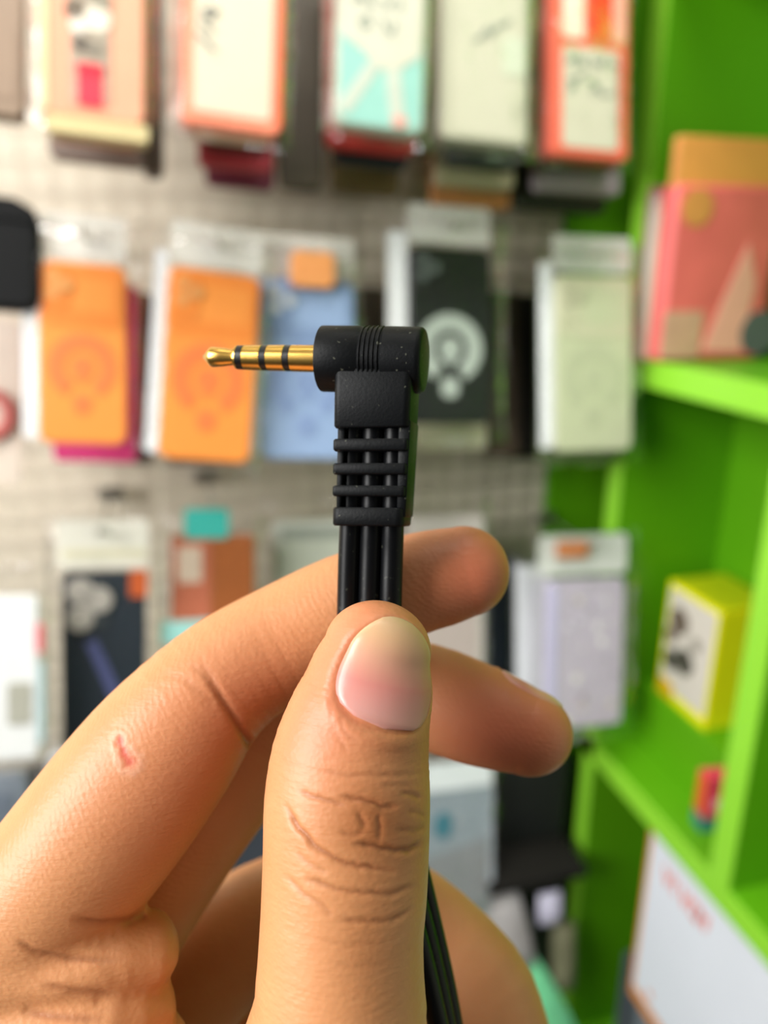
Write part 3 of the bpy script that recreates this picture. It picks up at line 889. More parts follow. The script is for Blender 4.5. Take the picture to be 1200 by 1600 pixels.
def gold():
    m = bpy.data.materials.new('gold_plating')
    m.use_nodes = True
    nt = m.node_tree
    b = nt.nodes['Principled BSDF']
    tc = nt.nodes.new('ShaderNodeTexCoord')
    mp = nt.nodes.new('ShaderNodeMapping')
    mp.inputs['Scale'].default_value = (150, 2600, 2600)
    nt.links.new(tc.outputs['Object'], mp.inputs['Vector'])
    nz = nt.nodes.new('ShaderNodeTexNoise')
    nz.inputs['Scale'].default_value = 1.0
    nt.links.new(mp.outputs['Vector'], nz.inputs['Vector'])
    mx = nt.nodes.new('ShaderNodeMix')
    mx.data_type = 'RGBA'
    mx.inputs['A'].default_value = lin('#d9a64a')
    mx.inputs['B'].default_value = lin('#f3c973')
    nt.links.new(nz.outputs['Fac'], mx.inputs['Factor'])
    nt.links.new(mx.outputs['Result'], b.inputs['Base Color'])
    b.inputs['Metallic'].default_value = 1.0
    b.inputs['Roughness'].default_value = 0.26
    return m


RUB = rubber('matt_black_rubber', '#06080a', 0.5, 0.00006, 0.25)
CORD = rubber('smooth_black_cord', '#08090b', 0.36, 0.00001, 0.1)
GOLD = gold()
BAND = mat('#0c0c0d', 0.35, var=0.02)

PO = mm(578, 562, W0)
cable = thing('audio_cable', 'black right-angle audio jack cable with a gold plug held upright', 'cable', (0, 0, 0))
cable.matrix_world = frame_matrix(PO)
PLUG_ROT = Matrix.Rotation(math.radians(-3.4), 4, 'Z') @ Matrix.Rotation(math.radians(-12), 4, 'Y')
BODY_ROT = Matrix.Rotation(math.radians(-0.8), 4, 'Z') @ Matrix.Rotation(math.radians(-12), 4, 'Y')


def plug_part(o, rot=None):
    o.data.transform((rot or PLUG_ROT) @ Matrix.Scale(0.001, 4))
    return o


# gold contacts, left to right: tip, ring, ring, sleeve, with dark bands between
R0 = 1.75
prof_tip = [(-22.9, 0.02), (-22.8, 0.22), (-22.0, 0.98), (-21.75, 1.24), (-21.4, 1.35), (-20.0, 1.22), (-18.9, 1.06), (-18.45, 1.03), (-18.25, 1.2), (-18.1, 1.5), (-17.95, 1.56), (-17.82, 1.56), (-17.8, 1.0)]
plug_part(lathe_x('plug_tip', prof_tip, GOLD, cable))


def ringpart(name, x0, x1, r0, r1, m, e=0.05):
    return plug_part(lathe_x(name, [(x0, r0 - 0.4), (x0, r0 - e), (x0 + e, r0), (x1 - e, r1), (x1, r1 - e), (x1, r1 - 0.4)], m, cable))


ringpart('insulating_band', -17.8, -16.92, 1.57, 1.58, BAND)
ringpart('contact_ring', -16.92, -14.45, 1.61, 1.64, GOLD)
ringpart('insulating_band', -14.45, -13.6, 1.63, 1.63, BAND)
ringpart('contact_ring', -13.6, -11.25, 1.66, 1.68, GOLD)
ringpart('insulating_band', -11.25, -10.4, 1.67, 1.68, BAND)
ringpart('contact_sleeve', -10.4, -6.0, 1.71, 1.73, GOLD)

# head of the housing with fine grip ridges
RH = 4.2
prof = [(-6.3, 0.6), (-6.3, RH - 0.12), (-6.24, RH - 0.04), (-6.1, RH)]
gx = -0.85
prof.append((gx - 0.25, RH))
for k in range(5):
    x = gx + k * 0.58
    prof += [(x, RH - 0.16), (x + 0.16, RH - 0.16), (x + 0.22, RH + 0.02), (x + 0.36, RH + 0.02), (x + 0.42, RH - 0.16)]
xe = gx + 5 * 0.58
prof += [(xe, RH - 0.16), (xe + 0.15, RH - 0.02), (6.3, RH - 0.08), (6.75, RH - 0.16), (7.0, RH - 0.4), (7.1, RH - 0.75), (7.12, 0.5)]
plug_part(lathe_x('plug_housing', prof, RUB, cable, 96))


def taper_block(name, y_top, y_bot, xt, xb, dt, db, m, bev=0.7, seg=4):
    """block with rounded upright edges; x ranges and half depths at top and bottom"""
    def ring(y, x0, x1, d):
        return [(a, y, c) for a, c in rrect(x0, x1, -d, d, bev, seg)]
    e = min(0.22, (y_top - y_bot) * 0.2)
    ys = [y_top, y_top - e, y_bot + e, y_bot]
    V = []
    n = 4 * (seg + 1)
    for k, y in enumerate(ys):
        f = (y_top - y) / (y_top - y_bot)
        ins = e * 0.7 if k in (0, 3) else 0
        V += ring(y, xt[0] + (xb[0] - xt[0]) * f + ins, xt[1] + (xb[1] - xt[1]) * f - ins, dt + (db - dt) * f - ins)
    Fc = []
    for k in range(3):
        for i in range(n):
            j = (i + 1) % n
            Fc.append((k * n + i, k * n + j, (k + 1) * n + j, (k + 1) * n + i))
    Fc += [tuple(range(n)), tuple(range(3 * n, 4 * n))]
    o = raw(name, V, Fc, m, cable, smooth=True)
    o.data.set_sharp_from_angle(angle=math.radians(50))
    return plug_part(o, BODY_ROT)


def bx(y):
    f = max(0.0, min(1.0, (-1.5 - y) / 19.6))
    return (-3.75 - 0.15 * f, 6.1 - 0.95 * f), 3.62 - 0.35 * f


def blk(name, y0, y1, m, inset=0.0, bev=0.7):
    (xa, da), (xb_, db) = bx(y0), bx(y1)
    return taper_block(name, y0, y1, (xa[0] + inset, xa[1] - inset), (xb_[0] + inset, xb_[1] - inset), da - inset, db - inset, m, bev)


blk('plug_neck', -0.6, -8.95, RUB, 0.0, 0.85)
for y0, y1 in ((-10.35, -11.85), (-13.35, -14.75), (-16.1, -17.45)):
    blk('strain_relief_rib', y0, y1, RUB, 0.02, 0.45)
blk('strain_relief_collar', -18.8, -21.1, RUB, 0.0, 1.0)
for x0, x1, d in ((-3.45, -2.75, 2.5), (4.35, 5.55, 2.95)):
    taper_block('strain_relief_rail', -8.0, -20.0, (x0, x1 + 0.35), (x0 - 0.1, x1 - 0.2), d, d - 0.2, RUB, 0.2, 2)

# three joined cords; the flat strip turns edge-on below the thumb
PR = np.array(BODY_ROT.to_3x3())
start = [PO + PR @ np.array([0.75 + (i - 1) * 2.75, -8.2, 0.5]) for i in range(3)]
mids = [(579, 870, 97.7, 0.0), (577, 950, 97.8, 0.0), (578, 1040, 97.8, 6.0), (586, 1130, 98.2, 20), (602, 1230, 99.4, 42), (632, 1340, 101.2, 60), (660, 1440, 103, 68), (684, 1540, 104.5, 70), (704, 1640, 106, 72), (730, 1800, 108, 74), (755, 2000, 110, 78), (780, 2400, 112, 80), (800, 3000, 112, 82), (820, 3800, 112, 84)]
for i in range(3):
    pts = [start[i], PO + PR @ np.array([0.66 + (i - 1) * 2.75, -15, 0.3]), PO + PR @ np.array([0.55 + (i - 1) * 2.75, -21, 0.1])]
    for px, py, w, al in mids:
        c = mm(px, py, w)
        al = math.radians(al) - math.radians(10) * (1 if py < 1000 else 0)
        pts.append(c + np.array([math.cos(al), 0, -math.sin(al)]) * (i - 1) * 2.76)
    P = np.array(pts)
    # Catmull-Rom
    Q = []
    for k in range(len(P) - 1):
        p0, p1, p2, p3 = P[max(k - 1, 0)], P[k], P[k + 1], P[min(k + 2, len(P) - 1)]
        for u in np.linspace(0, 1, 6, endpoint=False):
            Q.append(0.5 * (2 * p1 + (p2 - p0) * u + (2 * p0 - 5 * p1 + 4 * p2 - p3) * u * u + (3 * p1 - p0 - 3 * p2 + p3) * u ** 3))
    Q.append(P[-1])
    tube('cord', (np.array(Q) - PO) * 0.001, 0.00143, CORD, cable, 20)

# ------------------------------------------------------------------ the hand
def node(px, py, w, half_px, depth):
    return np.concatenate([mm(px, py, w), [half_px * w / F_PX, depth]])


def smooth_chain(nodes, sub=3):
    P = np.array(nodes)
    Q = []
    for k in range(len(P) - 1):
        p0, p1, p2, p3 = P[max(k - 1, 0)], P[k], P[k + 1], P[min(k + 2, len(P) - 1)]
        for u in np.linspace(0, 1, sub, endpoint=False):
            Q.append(0.5 * (2 * p1 + (p2 - p0) * u + (2 * p0 - 5 * p1 + 4 * p2 - p3) * u * u + (3 * p1 - p0 - 3 * p2 + p3) * u ** 3))
    Q.append(P[-1])
    return np.array(Q)


class Chain:
    def __init__(self, nodes, sub=3, cap0=None, cap1=None):
        self.Q = smooth_chain(nodes, sub)
        self.cap0, self.cap1 = cap0, cap1
        r = self.Q[:, 3:5].max(1)[:, None]
        self.lo = (self.Q[:, :3] - r).min(0) - 12
        self.hi = (self.Q[:, :3] + r).max(0) + 12

    def frame(self, k):
        Q = self.Q
        a = Q[max(k - 1, 0), :3]
        b = Q[min(k + 1, len(Q) - 1), :3]
        t = (b - a) / np.linalg.norm(b - a)
        z = np.array([0, 0, 1.0]) - t * t[2]
        z /= np.linalg.norm(z)
        return t, np.cross(t, z), z

    def __call__(self, X):
        out = np.full(len(X), 18.0)
        m = np.all((X > self.lo) & (X < self.hi), axis=1)
        if not m.any():
            return out
        P = X[m]
        best = np.full(len(P), 1e9)
        seg = np.zeros(len(P), int)
        tt = np.zeros(len(P))
        Q = self.Q
        for k in range(len(Q) - 1):
            a, d = Q[k, :3], Q[k + 1, :3] - Q[k, :3]
            u = np.clip(((P - a) @ d) / (d @ d), 0, 1)
            e = P - a - u[:, None] * d
            q = np.einsum('ij,ij->i', e, e)
            b = q < best
            best[b] = q[b]
            seg[b] = k
            tt[b] = u[b]
        fr = [self.frame(k) for k in range(len(Q))]
        T = np.array([f[0] for f in fr])
        S = np.array([f[1] for f in fr])
        Z = np.array([f[2] for f in fr])
        mixv = lambda A: A[seg] * (1 - tt)[:, None] + A[seg + 1] * tt[:, None]
        c = mixv(Q)
        e = P - c[:, :3]
        tz = np.einsum('ij,ij->i', e, mixv(T))
        ts = np.einsum('ij,ij->i', e, mixv(S))
        tn = np.einsum('ij,ij->i', e, mixv(Z))
        rx, rz = c[:, 3], c[:, 4]
        ra = np.minimum(rx, rz)
        at0 = (seg == 0) & (tt <= 1e-6)
        at1 = (seg == len(Q) - 2) & (tt >= 1 - 1e-6)
        if self.cap0:
            ra = np.where(at0, self.cap0, ra)
        if self.cap1:
            ra = np.where(at1, self.cap1, ra)
        tz = np.where(at0 | at1, tz, 0)
        k1 = np.sqrt((ts / rx) ** 2 + (tn / rz) ** 2 + (tz / ra) ** 2) + 1e-9
        k2 = np.sqrt((ts / rx ** 2) ** 2 + (tn / rz ** 2) ** 2 + (tz / ra ** 2) ** 2) + 1e-9
        out[m] = np.clip(k1 * (k1 - 1) / k2, -12, 18)
        return out


def smin(a, b, k):
    h = np.clip(0.5 + 0.5 * (b - a) / k, 0, 1)
    return b * (1 - h) + a * h - k * h * (1 - h)


px_mm = lambda px, w: px * w / F_PX
thumb_nodes = [node(*q) for q in (
    (590, 1014, 89.6, 84, 5.6), (582, 1045, 89.6, 95, 6.2), (573, 1085, 89.4, 104, 6.9), (560, 1130, 89.0, 114, 7.6),
    (548, 1185, 88.5, 123.5, 8.3), (543, 1250, 88.0, 129, 8.9), (541, 1330, 87.5, 129, 9.1), (538, 1400, 87.0, 128.5, 9.0),
    (534, 1460, 86.6, 127.5, 9.1), (532, 1530, 86.3, 131, 9.5), (529, 1600, 86.3, 139, 10.2), (500, 1760, 87.5, 172, 12), (430, 1980, 93, 205, 13.5), (330, 2260, 103, 215, 14))]
THUMB = Chain(thumb_nodes, 3, cap0=px_mm(75, 89.6))
index_nodes = [node(*q) for q in (
    (725, 893, 108, 71, 6.3), (690, 902, 108, 76, 6.8), (640, 915, 107.6, 79, 7.1), (545, 952, 107.2, 88, 7.5), (440, 1006, 106.5, 92, 7.9), (372, 1045, 105.2, 95, 8.6),
    (318, 1092, 103.8, 103, 9.3), (262, 1160, 102.2, 118, 9.6), (200, 1240, 101, 126, 10), (130, 1330, 100, 128, 10.4), (60, 1420, 100, 128, 10.8), (-50, 1570, 101, 132, 11))]
INDEX = Chain(index_nodes, 3, cap0=px_mm(70, 108))
middle_nodes = [node(*q) for q in (
    (824, 1144, 113, 66, 6.3), (785, 1130, 114, 73, 7.0), (735, 1112, 115.5, 79, 7.5), (660, 1086, 118, 81, 7.9), (540, 1068, 121, 84, 8.2), (470, 1080, 122, 90, 8.7),
    (418, 1120, 122, 95, 9.2), (350, 1208, 121, 96, 9.4), (285, 1298, 120, 97, 9.5), (200, 1420, 120, 104, 9.8), (90, 1590, 121, 112, 10.5))]
MIDDLE = Chain(middle_nodes, 3, cap0=px_mm(70, 113))
ring_nodes = [node(*q) for q in (
    (800, 1735, 121, 70, 6.6), (792, 1680, 123, 80, 7.2), (772, 1615, 125, 87, 7.7), (733, 1538, 128, 92, 8.1), (640, 1448, 133, 90, 8.5), (560, 1408, 136, 88, 8.8), (490, 1412, 137, 90, 9),
    (370, 1466, 136, 92, 9.2), (280, 1560, 136, 94, 9.4), (190, 1660, 136, 98, 10))]
RING = Chain(ring_nodes, 3)
pinky_nodes = [node(*q) for q in ((690, 1790, 140, 58, 5.6), (660, 1690, 143, 66, 6.4), (580, 1590, 148, 70, 7), (480, 1560, 151, 70, 7.3), (390, 1610, 151, 74, 7.6), (300, 1720, 151, 80, 8.4))]
PINKY = Chain(pinky_nodes, 3)
WR = mm(205, 2330, 120)
palm = []
for (px, py, w, h, d) in ((-50, 1570, 101, 132, 11), (90, 1590, 121, 112, 11), (190, 1660, 136, 105, 11), (300, 1720, 150, 90, 9.5)):
    a = node(px, py, w, h, d)
    e = np.concatenate([WR + np.array([-(px - 120) * -0.03, 0, -(w - 120) * 0.35]), [17, 12]])
    mid_ = 0.5 * (a + e)
    mid_[3:5] = (14, 12.5)
    palm.append(Chain([a, mid_, e], 3))
WB_ = np.concatenate([WR, [25, 18]])
FA = Chain([WB_, np.concatenate([WR + [-6, -30, 6], [25, 19]]), np.concatenate([WR + [-14, -70, 18], [29, 24]]), np.concatenate([WR + [-22, -105, 30], [32, 28]]), np.concatenate([WR + [-28, -145, 42], [34, 31]])], 3)
folds = [Chain([node(*q) for q in L], 3) for L in (
    ((-80, 1515, 96.5, 60, 7.5), (40, 1500, 96.5, 58, 7.2), (150, 1487, 97, 54, 7.0), (232, 1478, 99.5, 46, 6.4)),
    ((-80, 1590, 96, 62, 8), (60, 1580, 95.5, 56, 7.6), (170, 1566, 96, 50, 7.0), (226, 1556, 98.5, 42, 6.0)),
    ((-80, 1690, 95.5, 80, 9), (80, 1668, 95, 74, 8.6), (190, 1650, 96, 66, 7.6), (240, 1640, 98, 56, 6.8)),
    ((20, 1800, 97, 110, 10), (230, 1800, 96, 100, 9.5), (440, 1850, 93, 110, 10)))]
folds.append(Chain([node(*q) for q in ((40, 1990, 106, 160, 13), (230, 1990, 102, 160, 13), (420, 2050, 98, 170, 13))], 3))
folds.append(Chain([node(*q) for q in ((100, 2180, 110, 150, 14), (240, 2180, 106, 150, 14), (370, 2200, 103, 160, 14))], 3))


def hand_sdf(X):
    pm = palm[0](X)
    for c in palm[1:]:
        pm = smin(pm, c(X), 6.0)
    pm = smin(pm, FA(X), 14.0)
    fd = folds[0](X)
    fd = smin(fd, folds[1](X), 1.6)
    fd = smin(fd, folds[2](X), 2.0)
    fd = smin(fd, folds[3](X), 4.0)
    wb = smin(smin(folds[3](X), folds[4](X), 8.0), folds[5](X), 8.0)
    fd = smin(fd, wb, 4.0)
    pm = smin(pm, np.minimum(folds[4](X), folds[5](X)), 8.0)
    pm2 = smin(pm, fd, 2.0)
    ix = INDEX(X)
    d = smin(smin(ix, pm, 4.0), fd, 1.3)
    d = np.minimum(d, pm2)
    d = smin(d, smin(THUMB(X), np.minimum(pm, wb), 8.0), 0.5)
    d = smin(d, smin(MIDDLE(X), pm, 4.0), 0.35)
    d = smin(d, smin(RING(X), pm, 4.0), 0.35)
    d = smin(d, smin(PINKY(X), pm, 4.0), 0.35)
    return d


def surface_nets(lo, hi, h):
    ax = [np.arange(lo[i], hi[i] + h, h) for i in range(3)]
    sh = tuple(len(a) for a in ax)
    D = np.empty(sh, np.float32)
    YY, ZZ = np.meshgrid(ax[1], ax[2], indexing='ij')
    flat = np.stack([np.zeros(YY.size), YY.ravel(), ZZ.ravel()], 1)
    step = 8
    for i in range(0, sh[0], step):
        xs = ax[0][i:i + step]
        X = np.repeat(flat[None], len(xs), 0)
        X[:, :, 0] = xs[:, None]
        D[i:i + step] = hand_sdf(X.reshape(-1, 3)).reshape(len(xs), sh[1], sh[2])
    S = D < 0
    cnt = np.zeros(tuple(s - 1 for s in sh), np.int8)
    for dx in (0, 1):
        for dy in (0, 1):
            for dz in (0, 1):
                cnt += S[dx:sh[0] - 1 + dx, dy:sh[1] - 1 + dy, dz:sh[2] - 1 + dz]
    act = (cnt > 0) & (cnt < 8)
    idx = np.full(act.shape, -1, np.int64)
    C = np.argwhere(act)
    idx[act] = np.arange(len(C))
    acc = np.zeros((len(C), 3))
    num = np.zeros(len(C))
    corners = [(a, b, c) for a in (0, 1) for b in (0, 1) for c in (0, 1)]
    for a in corners:
        for ax_ in range(3):
            if a[ax_] == 0:
                b = list(a)
                b[ax_] = 1
                da = D[C[:, 0] + a[0], C[:, 1] + a[1], C[:, 2] + a[2]]
                db = D[C[:, 0] + b[0], C[:, 1] + b[1], C[:, 2] + b[2]]
                m = (da < 0) != (db < 0)
                t = np.where(m, da / np.where(m, da - db, 1), 0)
                p = np.array(a, float)[None] + np.zeros((len(C), 3))
                p[:, ax_] += t
                acc[m] += p[m]
                num[m] += 1
    V = (C + acc / num[:, None]) * h + np.array([a[0] for a in ax])
    Fs = []
    for ax_ in range(3):
        o1, o2 = (ax_ + 1) % 3, (ax_ + 2) % 3
        sl0 = [slice(None)] * 3
        sl1 = [slice(None)] * 3
        sl0[ax_], sl1[ax_] = slice(0, -1), slice(1, None)
        diff = S[tuple(sl0)] != S[tuple(sl1)]
        E = np.argwhere(diff)
        E = E[(E[:, o1] > 0) & (E[:, o2] > 0) & (E[:, o1] < sh[o1] - 1) & (E[:, o2] < sh[o2] - 1)]
        q = []
        for s1, s2 in ((1, 1), (0, 1), (0, 0), (1, 0)):
            e = E.copy()
            e[:, o1] -= s1
            e[:, o2] -= s2
            q.append(idx[e[:, 0], e[:, 1], e[:, 2]])
        q = np.stack(q, 1)
        ins = S[E[:, 0], E[:, 1], E[:, 2]]
        q[~ins] = q[~ins][:, ::-1]
        Fs.append(q)
    return V, np.concatenate(Fs)


def normals(V, Fq):
    n = np.cross(V[Fq[:, 2]] - V[Fq[:, 0]], V[Fq[:, 3]] - V[Fq[:, 1]])
    N = np.zeros_like(V)
    for k in range(4):
        for c in range(3):
            N[:, c] += np.bincount(Fq[:, k], n[:, c], len(V))
    return N / (np.linalg.norm(N, axis=1)[:, None] + 1e-12)


def relax(V, Fq):
    A = np.zeros_like(V)
    w = np.zeros(len(V))
    for k in range(4):
        for o in (1, 3):
            for c in range(3):
                A[:, c] += np.bincount(Fq[:, k], V[Fq[:, (k + o) % 4], c], len(V))
            w += np.bincount(Fq[:, k], minlength=len(V))
    return 0.5 * V + 0.5 * A / np.maximum(w, 1)[:, None]


def project(V, Fq, it=1):
    for _ in range(it):
        N = normals(V, Fq)
        V = V - N * np.clip(hand_sdf(V), -0.6, 0.6)[:, None]
    return V


def split(V, Fq):
    E = np.concatenate([np.stack([Fq[:, k], Fq[:, (k + 1) % 4]], 1) for k in range(4)])
    E.sort(axis=1)
    key = E[:, 0] * len(V) + E[:, 1]
    uk, first, inv = np.unique(key, return_index=True, return_inverse=True)
    em = 0.5 * (V[E[first, 0]] + V[E[first, 1]])
    n, m = len(V), len(Fq)
    fc = V[Fq].mean(1)
    ei = inv.reshape(4, m).T + n
    ci = np.arange(m) + n + len(em)
    out = [np.stack([Fq[:, k], ei[:, k], ci, ei[:, (k + 3) % 4]], 1) for k in range(4)]
    return np.concatenate([V, em, fc]), np.concatenate(out)


LO = np.array([-112.0, WR[1] - 190, -168.0])
HI = np.array([32.0, 3.0, -40.0])
HV, HF = surface_nets(LO, HI, 1.1)
HV = project(relax(HV, HF), HF, 2)
HV, HF = split(HV, HF)
HV = project(relax(HV, HF), HF, 1)


def fold_mask(V):
    return np.clip(1.5 - np.minimum.reduce([f(V) for f in folds[:3]]), 0, 1) * np.clip((V[:, 2] + 104) / 3, 0, 1)


fold_w = fold_mask(HV)[:, None]
for _ in range(7):
    HV = HV + (relax(HV, HF) - HV) * fold_w
HV, HF = split(HV, HF)
HV = relax(HV, HF)
keep = 1 - np.clip(2 * fold_mask(HV), 0, 1)[:, None]
HV = HV + (project(HV, HF, 1) - HV) * keep
HN = normals(HV, HF)


def to_px(P):
    return np.stack([600 + F_PX * P[:, 0] / -P[:, 2], 800 - F_PX * P[:, 1] / -P[:, 2]], 1)


PXY = to_px(HV)


def line_dist(Q, line):
    best = np.full(len(Q), 1e9)
    L = np.array(line, float)
    par = np.zeros(len(Q))
    for k in range(len(L) - 1):
        d = L[k + 1] - L[k]
        u = np.clip(((Q - L[k]) @ d) / (d @ d), 0, 1)
        e = np.linalg.norm(Q - L[k] - u[:, None] * d, axis=1)
        b = e < best
        best[b] = e[b]
        par[b] = (k + u[b]) / (len(L) - 1)
    return best, par


# skin creases: real grooves pressed into the surface
tm = (THUMB(HV) < 0.6) & (HN[:, 2] > 0.0)
im = (INDEX(HV) < 0.8) & (HN[:, 2] > 0.0)
fm = (np.minimum.reduce([f(HV) for f in folds[:3]]) < 0.8) & (HN[:, 2] > 0)
disp = np.zeros(len(HV))
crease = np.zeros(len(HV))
THUMB_LINES = [
    ([(505, 1206), (550, 1212), (586, 1212), (655, 1209)], 0.10, 4.5), ([(469, 1235), (490, 1247), (520, 1254), (541, 1256)], 0.20, 4.5),
    ([(535, 1243), (565, 1250), (595, 1260), (618, 1260)], 0.26, 4.5), ([(625, 1238), (658, 1247)], 0.16, 4.5),
    ([(446, 1262), (469, 1295), (490, 1322), (526, 1344), (565, 1355), (612, 1361)], 0.34, 5.0), ([(556, 1319), (595, 1325), (640, 1330), (660, 1318)], 0.36, 5.0),
    ([(478, 1372), (520, 1388), (568, 1397), (610, 1397), (651, 1384)], 0.20, 5.0), ([(530, 1436), (575, 1442), (614, 1437), (642, 1422)], 0.18, 5.0),
    ([(445, 1370), (488, 1405), (523, 1434)], 0.12, 5.0), ([(557, 1270), (566, 1284), (574, 1294)], 0.18, 4.5), ([(592, 1272), (596, 1292), (590, 1312)], 0.14, 4.5),
    ([(533, 1300), (556, 1306), (570, 1300)], 0.14, 4.5), ([(620, 1296), (645, 1300), (664, 1292)], 0.14, 4.5), ([(500, 1470), (550, 1478), (600, 1474)], 0.06, 5.0),
    ([(520, 1505), (560, 1512), (610, 1505)], 0.05, 5.0), ([(600, 1225), (640, 1228)], 0.08, 4.0), ([(640, 1268), (664, 1274)], 0.12, 4.0),
    ([(466, 1330), (486, 1352), (510, 1366)], 0.10, 4.5), ([(520, 1090), (516, 1120), (524, 1150)], 0.05, 3.5), ([(530, 1120), (540, 1142), (556, 1160)], 0.08, 3.5), ([(524, 1128), (530, 1152), (540, 1172)], 0.06, 3.5),
]
PXJ = PXY + np.stack([2.0 * np.sin(PXY[:, 1] * 0.11 + 0.05 * PXY[:, 0]), 1.2 * np.sin(PXY[:, 0] * 0.09) + 0.5 * np.sin(PXY[:, 0] * 0.27 + 0.1 * PXY[:, 1])], 1)
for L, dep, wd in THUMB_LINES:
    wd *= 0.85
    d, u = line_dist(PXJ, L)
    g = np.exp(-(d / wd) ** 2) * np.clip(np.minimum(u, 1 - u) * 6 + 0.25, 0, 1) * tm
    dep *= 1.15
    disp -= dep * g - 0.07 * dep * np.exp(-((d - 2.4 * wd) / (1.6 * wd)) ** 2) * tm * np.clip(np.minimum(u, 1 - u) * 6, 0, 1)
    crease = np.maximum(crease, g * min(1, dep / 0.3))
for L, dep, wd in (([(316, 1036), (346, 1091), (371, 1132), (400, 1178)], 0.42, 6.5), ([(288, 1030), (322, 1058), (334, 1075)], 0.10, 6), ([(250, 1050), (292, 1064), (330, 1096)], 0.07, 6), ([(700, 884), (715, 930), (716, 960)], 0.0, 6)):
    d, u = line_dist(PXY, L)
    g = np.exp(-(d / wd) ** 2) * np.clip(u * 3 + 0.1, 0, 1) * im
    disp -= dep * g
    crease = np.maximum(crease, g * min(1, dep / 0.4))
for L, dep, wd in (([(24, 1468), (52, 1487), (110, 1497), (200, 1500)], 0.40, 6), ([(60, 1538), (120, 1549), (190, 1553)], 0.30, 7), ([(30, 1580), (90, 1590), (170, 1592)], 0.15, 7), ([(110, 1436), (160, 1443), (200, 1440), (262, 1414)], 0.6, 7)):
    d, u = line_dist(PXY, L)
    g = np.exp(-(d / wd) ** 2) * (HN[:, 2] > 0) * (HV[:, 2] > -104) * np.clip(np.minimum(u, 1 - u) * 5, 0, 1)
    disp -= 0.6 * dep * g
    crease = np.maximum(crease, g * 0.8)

# scar on the side of the index finger
d, u = line_dist(PXY, [(186, 1154), (190, 1168), (196, 1180), (202, 1190)])
d = d + 1.3 * np.sin(PXY[:, 0] * 0.35 + 1.3 * np.sin(PXY[:, 1] * 0.22)) + 1.2 * np.sin(PXY[:, 1] * 0.27 + 0.2 * PXY[:, 0])
d = d * (1.25 - 0.5 * u)
scar = np.exp(-(d / 6.5) ** 2) * im
scar_rim = np.exp(-((d - 13) / 5.0) ** 2) * im
disp += -0.10 * scar + 0.05 * scar_rim

# nails: position along and around each finger tip
def radial(chain, s_from, s_to, ns, th0, th1, nt_, k_ext=0.0):
    """grid of surface points; s in mm from the end of the chain's first node along the axis"""
    Q = chain.Q
    seg = np.linalg.norm(np.diff(Q[:, :3], axis=0), axis=1)
    cum = np.concatenate([[0], np.cumsum(seg)])
    t0, _, _ = chain.frame(0)
    out = np.zeros((ns, nt_, 3))
    dirs = np.zeros((ns, nt_, 3))
    for i, sv in enumerate(np.linspace(s_from, s_to, ns)):
        if sv < 0:
            c = Q[0, :3] + t0 * sv
            k = 0
        else:
            k = min(np.searchsorted(cum, sv, 'right') - 1, len(seg) - 1)
            c = Q[k, :3] + (Q[k + 1, :3] - Q[k, :3]) * (sv - cum[k]) / seg[k]
        t, sd, z = chain.frame(max(k, 1))
        for j, th in enumerate(np.linspace(th0, th1, nt_)):
            dirs[i, j] = math.sin(th) * sd + math.cos(th) * z
            out[i, j] = c
    C = out.reshape(-1, 3)
    Dv = dirs.reshape(-1, 3)
    lo_, hi_ = np.zeros(len(C)), np.full(len(C), 16.0)
    for _ in range(24):
        m = 0.5 * (lo_ + hi_)
        ins = chain(C + Dv * m[:, None]) < 0
        lo_ = np.where(ins, m, lo_)
        hi_ = np.where(ins, hi_, m)
    return C + Dv * lo_[:, None], Dv


def nail_mesh(chain, s0, s1, thc, half, lift=0.28, ns=26, nt_=27, p=3.0, side=1):
    V, A = [], []
    ss = np.linspace(0, 1, ns)
    # grid in unit nail space squeezed to a rounded outline
    base, Dv = radial(chain, s0, s1, ns, thc - half, thc + half, nt_)
    base = base.reshape(ns, nt_, 3)
    Dv = Dv.reshape(ns, nt_, 3)
    PT = np.zeros((ns, nt_, 3))
    for i, s in enumerate(ss):
        e = abs(2 * s - 1)
        f = (1 - e ** p) ** (1 / p)
        f = max(f, 0.02)
        for j in range(nt_):
            x = (2 * j / (nt_ - 1) - 1) * f
            q = (x + 1) / 2 * (nt_ - 1)
            k = int(min(nt_ - 2, math.floor(q)))
            fr = q - k
            pt = base[i, k] * (1 - fr) + base[i, k + 1] * fr
            dv = Dv[i, k] * (1 - fr) + Dv[i, k + 1] * fr
            rim = min(1 - abs(2 * j / (nt_ - 1) - 1), 1) * f
            rm = min(rim / 0.10, (1 - e) / 0.05 if i not in (0, ns - 1) else 0, 1)
            PT[i, j] = pt + dv * (-0.35 + (lift + 0.35) * max(rm, 0) ** 0.5)
            A.append(s)
    Fc = [(i * nt_ + j, i * nt_ + j + 1, (i + 1) * nt_ + j + 1, (i + 1) * nt_ + j) for i in range(ns - 1) for j in range(nt_ - 1)]
    return PT.reshape(-1, 3), Fc, A


RD = math.radians
NAILS = {
    'thumb_nail': nail_mesh(THUMB, -4.75, 7.6, RD(0) - RD(21), RD(60), 0.20, p=2.5),
    'middle_nail': nail_mesh(MIDDLE, -4.2, 6.4, RD(118), RD(52), 0.2),
    'index_nail': nail_mesh(INDEX, -4.0, 6.6, RD(150), RD(50), 0.2),
    'ring_nail': nail_mesh(RING, -4.0, 6.2, RD(150), RD(50), 0.2),
}


def near(P, pts, chunk=4000):
    d = np.empty(len(P))
    k = np.empty(len(P), int)
    for i in range(0, len(P), chunk):
        q = np.linalg.norm(P[i:i + chunk, None] - pts[None], axis=2)
        k[i:i + chunk] = q.argmin(1)
        d[i:i + chunk] = q.min(1)
    return d, k


